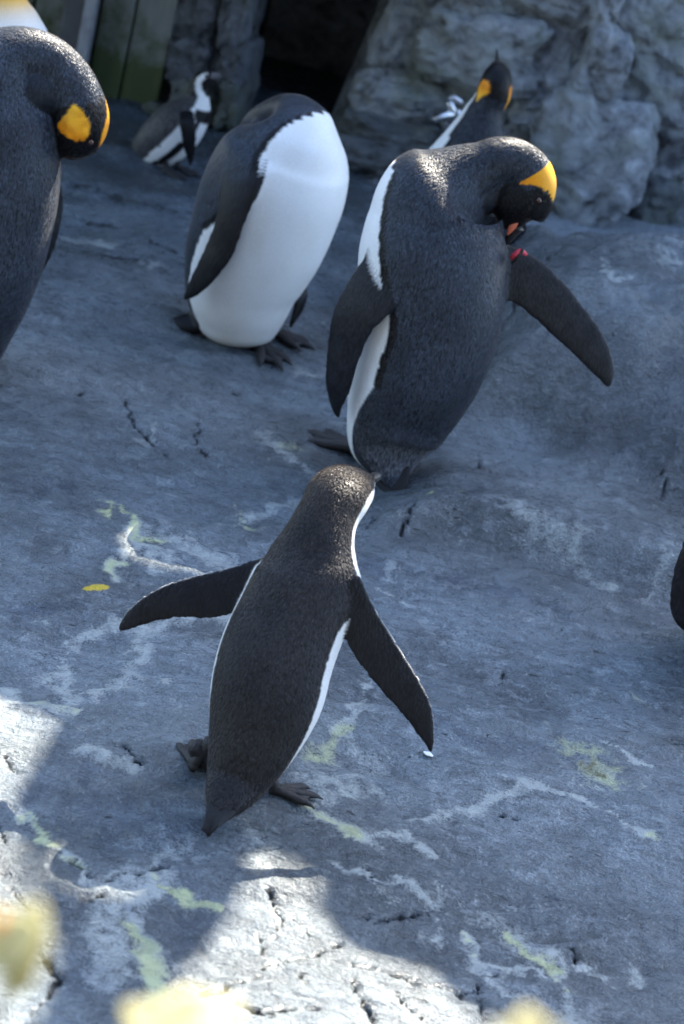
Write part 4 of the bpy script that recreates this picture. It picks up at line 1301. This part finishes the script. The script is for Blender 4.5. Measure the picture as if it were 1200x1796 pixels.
def build_sun_blocker():
    """unseen sheet added to shade the floor, outline and openings shaped for the light"""
    root = thing('sun_blocker', (0, 7.75, 0), 'unseen sheet added to shade the floor, with openings for sun on the birds', 'rock wall')
    YO = 7.75
    L = np.array(SUN)
    def up(p):
        p = np.asarray(p, float)
        q = p + L * ((YO - p[1]) / L[1])
        return (q[0], q[2])
    shadow_edge_px = [(-620, 1000), (-300, 1120), (0, 1228), (95, 1262), (62, 1330), (18, 1400), (14, 1450), (42, 1510), (60, 1590), (98, 1640), (85, 1720), (40, 1830), (120, 1900), (250, 1880), (345, 1790), (318, 1712), (400, 1620), (428, 1560), (436, 1500), (520, 1512),
                (560, 1550), (556, 1600), (605, 1655), (690, 1680), (755, 1702), (795, 1745), (870, 1796), (960, 1850), (1300, 1960), (1700, 2080)]
    shadow_edge = [up(ground_hit(*q)) for q in shadow_edge_px]
    left = min(shadow_edge[0][0] - .1, -2.4)
    right = max(shadow_edge[-1][0] + .1, 3.2)
    outer = [(left, -.2), (right, -.2), (right, shadow_edge[-1][1])] + shadow_edge[::-1] + [(left, shadow_edge[0][1])]
    def box(x0, x1, lo, hi, wav=.012):
        # ragged opening around the light path to a spot, spots given as world points
        a0, b0 = up(lo), up(hi)
        zz0, zz1 = a0[1], b0[1]
        xs0, xs1 = up((x0, lo[1], lo[2]))[0], up((x1, lo[1], lo[2]))[0]
        m = 9
        low = [(xs0 + (xs1 - xs0) * i / m, zz0 + wav * math.sin(i * 2.3)) for i in range(m + 1)]
        top = [(xs1 - (xs1 - xs0) * i / m, zz1 + wav * math.sin(i * 1.7 + 1)) for i in range(m + 1)]
        return low + top
    def rim(obj, x0, x1, yref, depth, margin=-.006):
        # opening in the added sheet that follows the outline of a bird as the sun sees it
        n = len(obj.data.vertices)
        v = np.empty(n * 3, np.float32)
        obj.data.vertices.foreach_get('co', v)
        v = v.reshape(-1, 3).astype(float)
        t = (YO - v[:, 1]) / L[1]
        X, Z = v[:, 0] + L[0] * t, v[:, 2] + L[2] * t
        a0, a1 = up((x0, yref, 0))[0], up((x1, yref, 0))[0]
        m = 22
        edges = np.linspace(a0, a1, m + 1)
        top = [(float(Z[(X >= edges[i]) & (X < edges[i + 1])].max()) - margin) for i in range(m) if ((X >= edges[i]) & (X < edges[i + 1])).any()]
        mid = [0.5 * (edges[i] + edges[i + 1]) for i in range(m) if ((X >= edges[i]) & (X < edges[i + 1])).any()]
        return [(x, z - depth * (0.8 + .2 * math.sin(5 * i))) for i, (x, z) in enumerate(zip(mid, top))] + [(x, z) for x, z in zip(mid[::-1], top[::-1])]
    body = {o.parent.name: o for o in bpy.data.objects if o.name.startswith('body') and o.parent}
    holes = [rim(body[BIRDS['preening'].name], -.11, .255, 4.03, .12),
             rim(body[BIRDS['edge'].name], -1.10, -.63, 3.98, .10),
             rim(body[BIRDS['walking'].name], -.085, .085, 2.76, .060),
             box(-.80, -.72, (0, 3.97, .36), (0, 3.97, .52), .004)]
    loops = [outer] + holes
    pts, eds = [], []
    for l in loops:
        o = len(pts)
        pts += [Vector(p) for p in l]
        eds += [(o + i, o + (i + 1) % len(l)) for i in range(len(l))]
    vs2, _, tris, *_ = delaunay_2d_cdt(pts, eds, [], 0, 1e-6)
    def inside(p, poly):
        r = False
        for (x0, y0), (x1, y1) in zip(poly, poly[1:] + poly[:1]):
            if (y0 > p[1]) != (y1 > p[1]) and p[0] < (x1 - x0) * (p[1] - y0) / (y1 - y0) + x0:
                r = not r
        return r
    T = .004
    n = len(vs2)
    V = [(p.x, YO - T, p.y) for p in vs2] + [(p.x, YO + T, p.y) for p in vs2]
    F, cnt = [], {}
    for t in tris:
        c = sum((vs2[i] for i in t), Vector((0, 0))) / 3
        if not inside(c, outer) or any(inside(c, h) for h in holes):
            continue
        F += [tuple(t), tuple(i + n for i in reversed(t))]
        for i in range(3):
            e = (t[i], t[(i + 1) % 3])
            cnt[e] = 1
    for (a, b) in list(cnt):
        if (b, a) not in cnt:
            F.append((b, a, a + n, b + n))
    mesh_from('blocker_sheet', V, F, M['rock'], root, smooth=False)
    return root

def build_tap():
    c = at(790, 195, 6.25)
    root = thing('water_tap', c, 'small chrome water tap on the rock wall behind the king penguin', 'tap')
    m = M['chrome']
    def pts(*a):
        return [at(px, py, 6.25 + dy) for px, py, dy in a]
    tube('tap_body', pts((797, 206, .06), (794, 198, -.02), (791, 188, -.03), (789, 178, -.03)), [.014, .018, .016, .012], m, root)
    tube('spout', pts((793, 200, -.03), (782, 202, -.05), (770, 206, -.06), (762, 210, -.06)), [.013, .011, .011, .012], m, root)
    tube('handle', pts((788, 172, -.03), (796, 172, -.03), (803, 176, -.03), (810, 180, -.03)), [.008, .010, .011, .008], m, root)
    tube('handle', pts((789, 180, -.03), (789, 175, -.03), (790, 170, -.035)), [.009, .010, .008], m, root)
    tube('wall_flange', pts((800, 206, .10), (799, 206, .05)), [.028, .028], m, root, seg=16)
    return root

M['chrome'] = simple_mat('worn_chrome', (0.62, 0.63, 0.65), .28, metal=1.0, bump=.1, scale=60, var=.15)

def leaf_material():
    m, nt, bs = new_mat('cream_leaf')
    b = N(nt)
    pos = b.node('ShaderNodeNewGeometry').outputs['Position']
    n = b.noise(pos, 40, 4, .6)
    c = b.mix(b.ramp(n, (.3, 0.0), (.7, 1.0)), (.50, .47, .24), (.62, .58, .34))
    b.link(c, bs.inputs['Base Color'])
    bs.inputs['Roughness'].default_value = .5
    tr = nt.nodes.new('ShaderNodeBsdfTranslucent')
    b.link(c, tr.inputs['Color'])
    mx = nt.nodes.new('ShaderNodeMixShader')
    mx.inputs[0].default_value = .35
    b.link(bs.outputs[0], mx.inputs[1])
    b.link(tr.outputs[0], mx.inputs[2])
    b.link(mx.outputs[0], nt.nodes['Material Output'].inputs['Surface'])
    return m

M['leaf'] = leaf_material()
M['stem'] = simple_mat('stem', (.10, .085, .03), .6)
M['flower'] = simple_mat('orange_bud', (.75, .20, .02), .5)

def build_shrub():
    Y0 = 0.62
    root = thing('shrub', (0.0, Y0 - .1, 0.0), 'shrub with cream yellow leaves rising from the visitor side', 'shrub')
    def leaf(base, tip, width, curl):
        base, tip = np.array(base, float), np.array(tip, float)
        ax = tip - base
        L = np.linalg.norm(ax)
        ax /= L
        nrm = np.array([0.1, -.45, .85])
        nrm = nrm - (nrm @ ax) * ax
        nrm /= np.linalg.norm(nrm)
        rows = []
        for t in np.linspace(0, 1, 9):
            w = width * math.sin(math.pi * min(1, t * .93 + .05)) ** .75
            p = base + ax * L * t + nrm * curl * math.sin(math.pi * t)
            rows.append((*p, max(w, .0008), .0009, .0009))
        V, F, tri, K, T, TT = loft(rows, [nrm] * 9, n=22, seg=16)
        d = V - base
        s = np.cross(ax, nrm)
        off = (d @ s)
        V = V + nrm * (np.abs(off) * .25)[:, None]
        mesh_from('leaf', V, [tuple(f) for f in F] + [tuple(f) for f in tri], M['leaf'], root)
    roots = [np.array([-.14, Y0 - .12, -.01]), np.array([.02, Y0 - .12, -.01]), np.array([.26, Y0 - .1, -.01])]
    tips = [at(20, 1690, Y0), at(300, 1830, Y0), at(920, 1850, Y0)]
    for r, t in zip(roots, tips):
        tube('stem', [r, r * .5 + t * .5 + np.array([.01, .0, .02]), t], [.004, .003, .0018], M['stem'], root)
    leaf(at(10, 1710, Y0), at(72, 1582, Y0 + .01), 0.0115, .003)
    leaf(at(5, 1690, Y0), at(-30, 1590, Y0), 0.0104, .003)
    leaf(at(5, 1720, Y0), at(28, 1600, Y0 - .03), 0.0127, .003)
    leaf(at(20, 1730, Y0), at(70, 1690, Y0), 0.0087, .003)
    leaf(at(230, 1810, Y0), at(425, 1770, Y0 + .02), 0.0098, .003)
    leaf(at(300, 1840, Y0), at(330, 1735, Y0 + .02), 0.0104, .003)
    leaf(at(300, 1840, Y0), at(215, 1765, Y0), 0.0092, .003)
    leaf(at(910, 1860, Y0), at(925, 1768, Y0 + .01), 0.0104, .003)
    leaf(at(930, 1860, Y0), at(975, 1800, Y0), 0.0087, .003)
    leaf(at(910, 1860, Y0), at(870, 1800, Y0), 0.0081, .003)
    tube('bud', [at(-10, 1640, Y0), at(-4, 1618, Y0), at(-1, 1606, Y0)], [.002, .0025, .001], M['flower'], root)
    return root

def build_feather():
    p = ground_hit(750, 1326)
    rows = [(p[0] - .008, p[1] + .004, p[2] + .004, .002, .001, .001), (p[0], p[1], p[2] + .005, .007, .002, .002), (p[0] + .009, p[1] - .003, p[2] + .004, .002, .001, .001)]
    V, F, tri, *_ = loft(rows, [(0, 0, 1)] * 3, n=12, seg=14)
    o = mesh_from('feather', V, [tuple(f) for f in F] + [tuple(f) for f in tri], M['down'])
    tag(o, 'tiny white down feather on the rock below the flipper tip', 'feather')

M['down'] = simple_mat('white_down', (.75, .76, .76), .8)

build_rock_wall()
build_cave()
build_panel_wall()
build_pillars()
build_canopy()
build_sky_blocker()
BIRDS = {}
BIRDS['walking'] = walking_penguin()
BIRDS['preening'] = preening_king()
white_bellied_king()
BIRDS['edge'] = edge_king()
corner_king()
far_king()
far_banded()
side_king()
build_sun_blocker()
build_tap()
build_shrub()
build_feather()
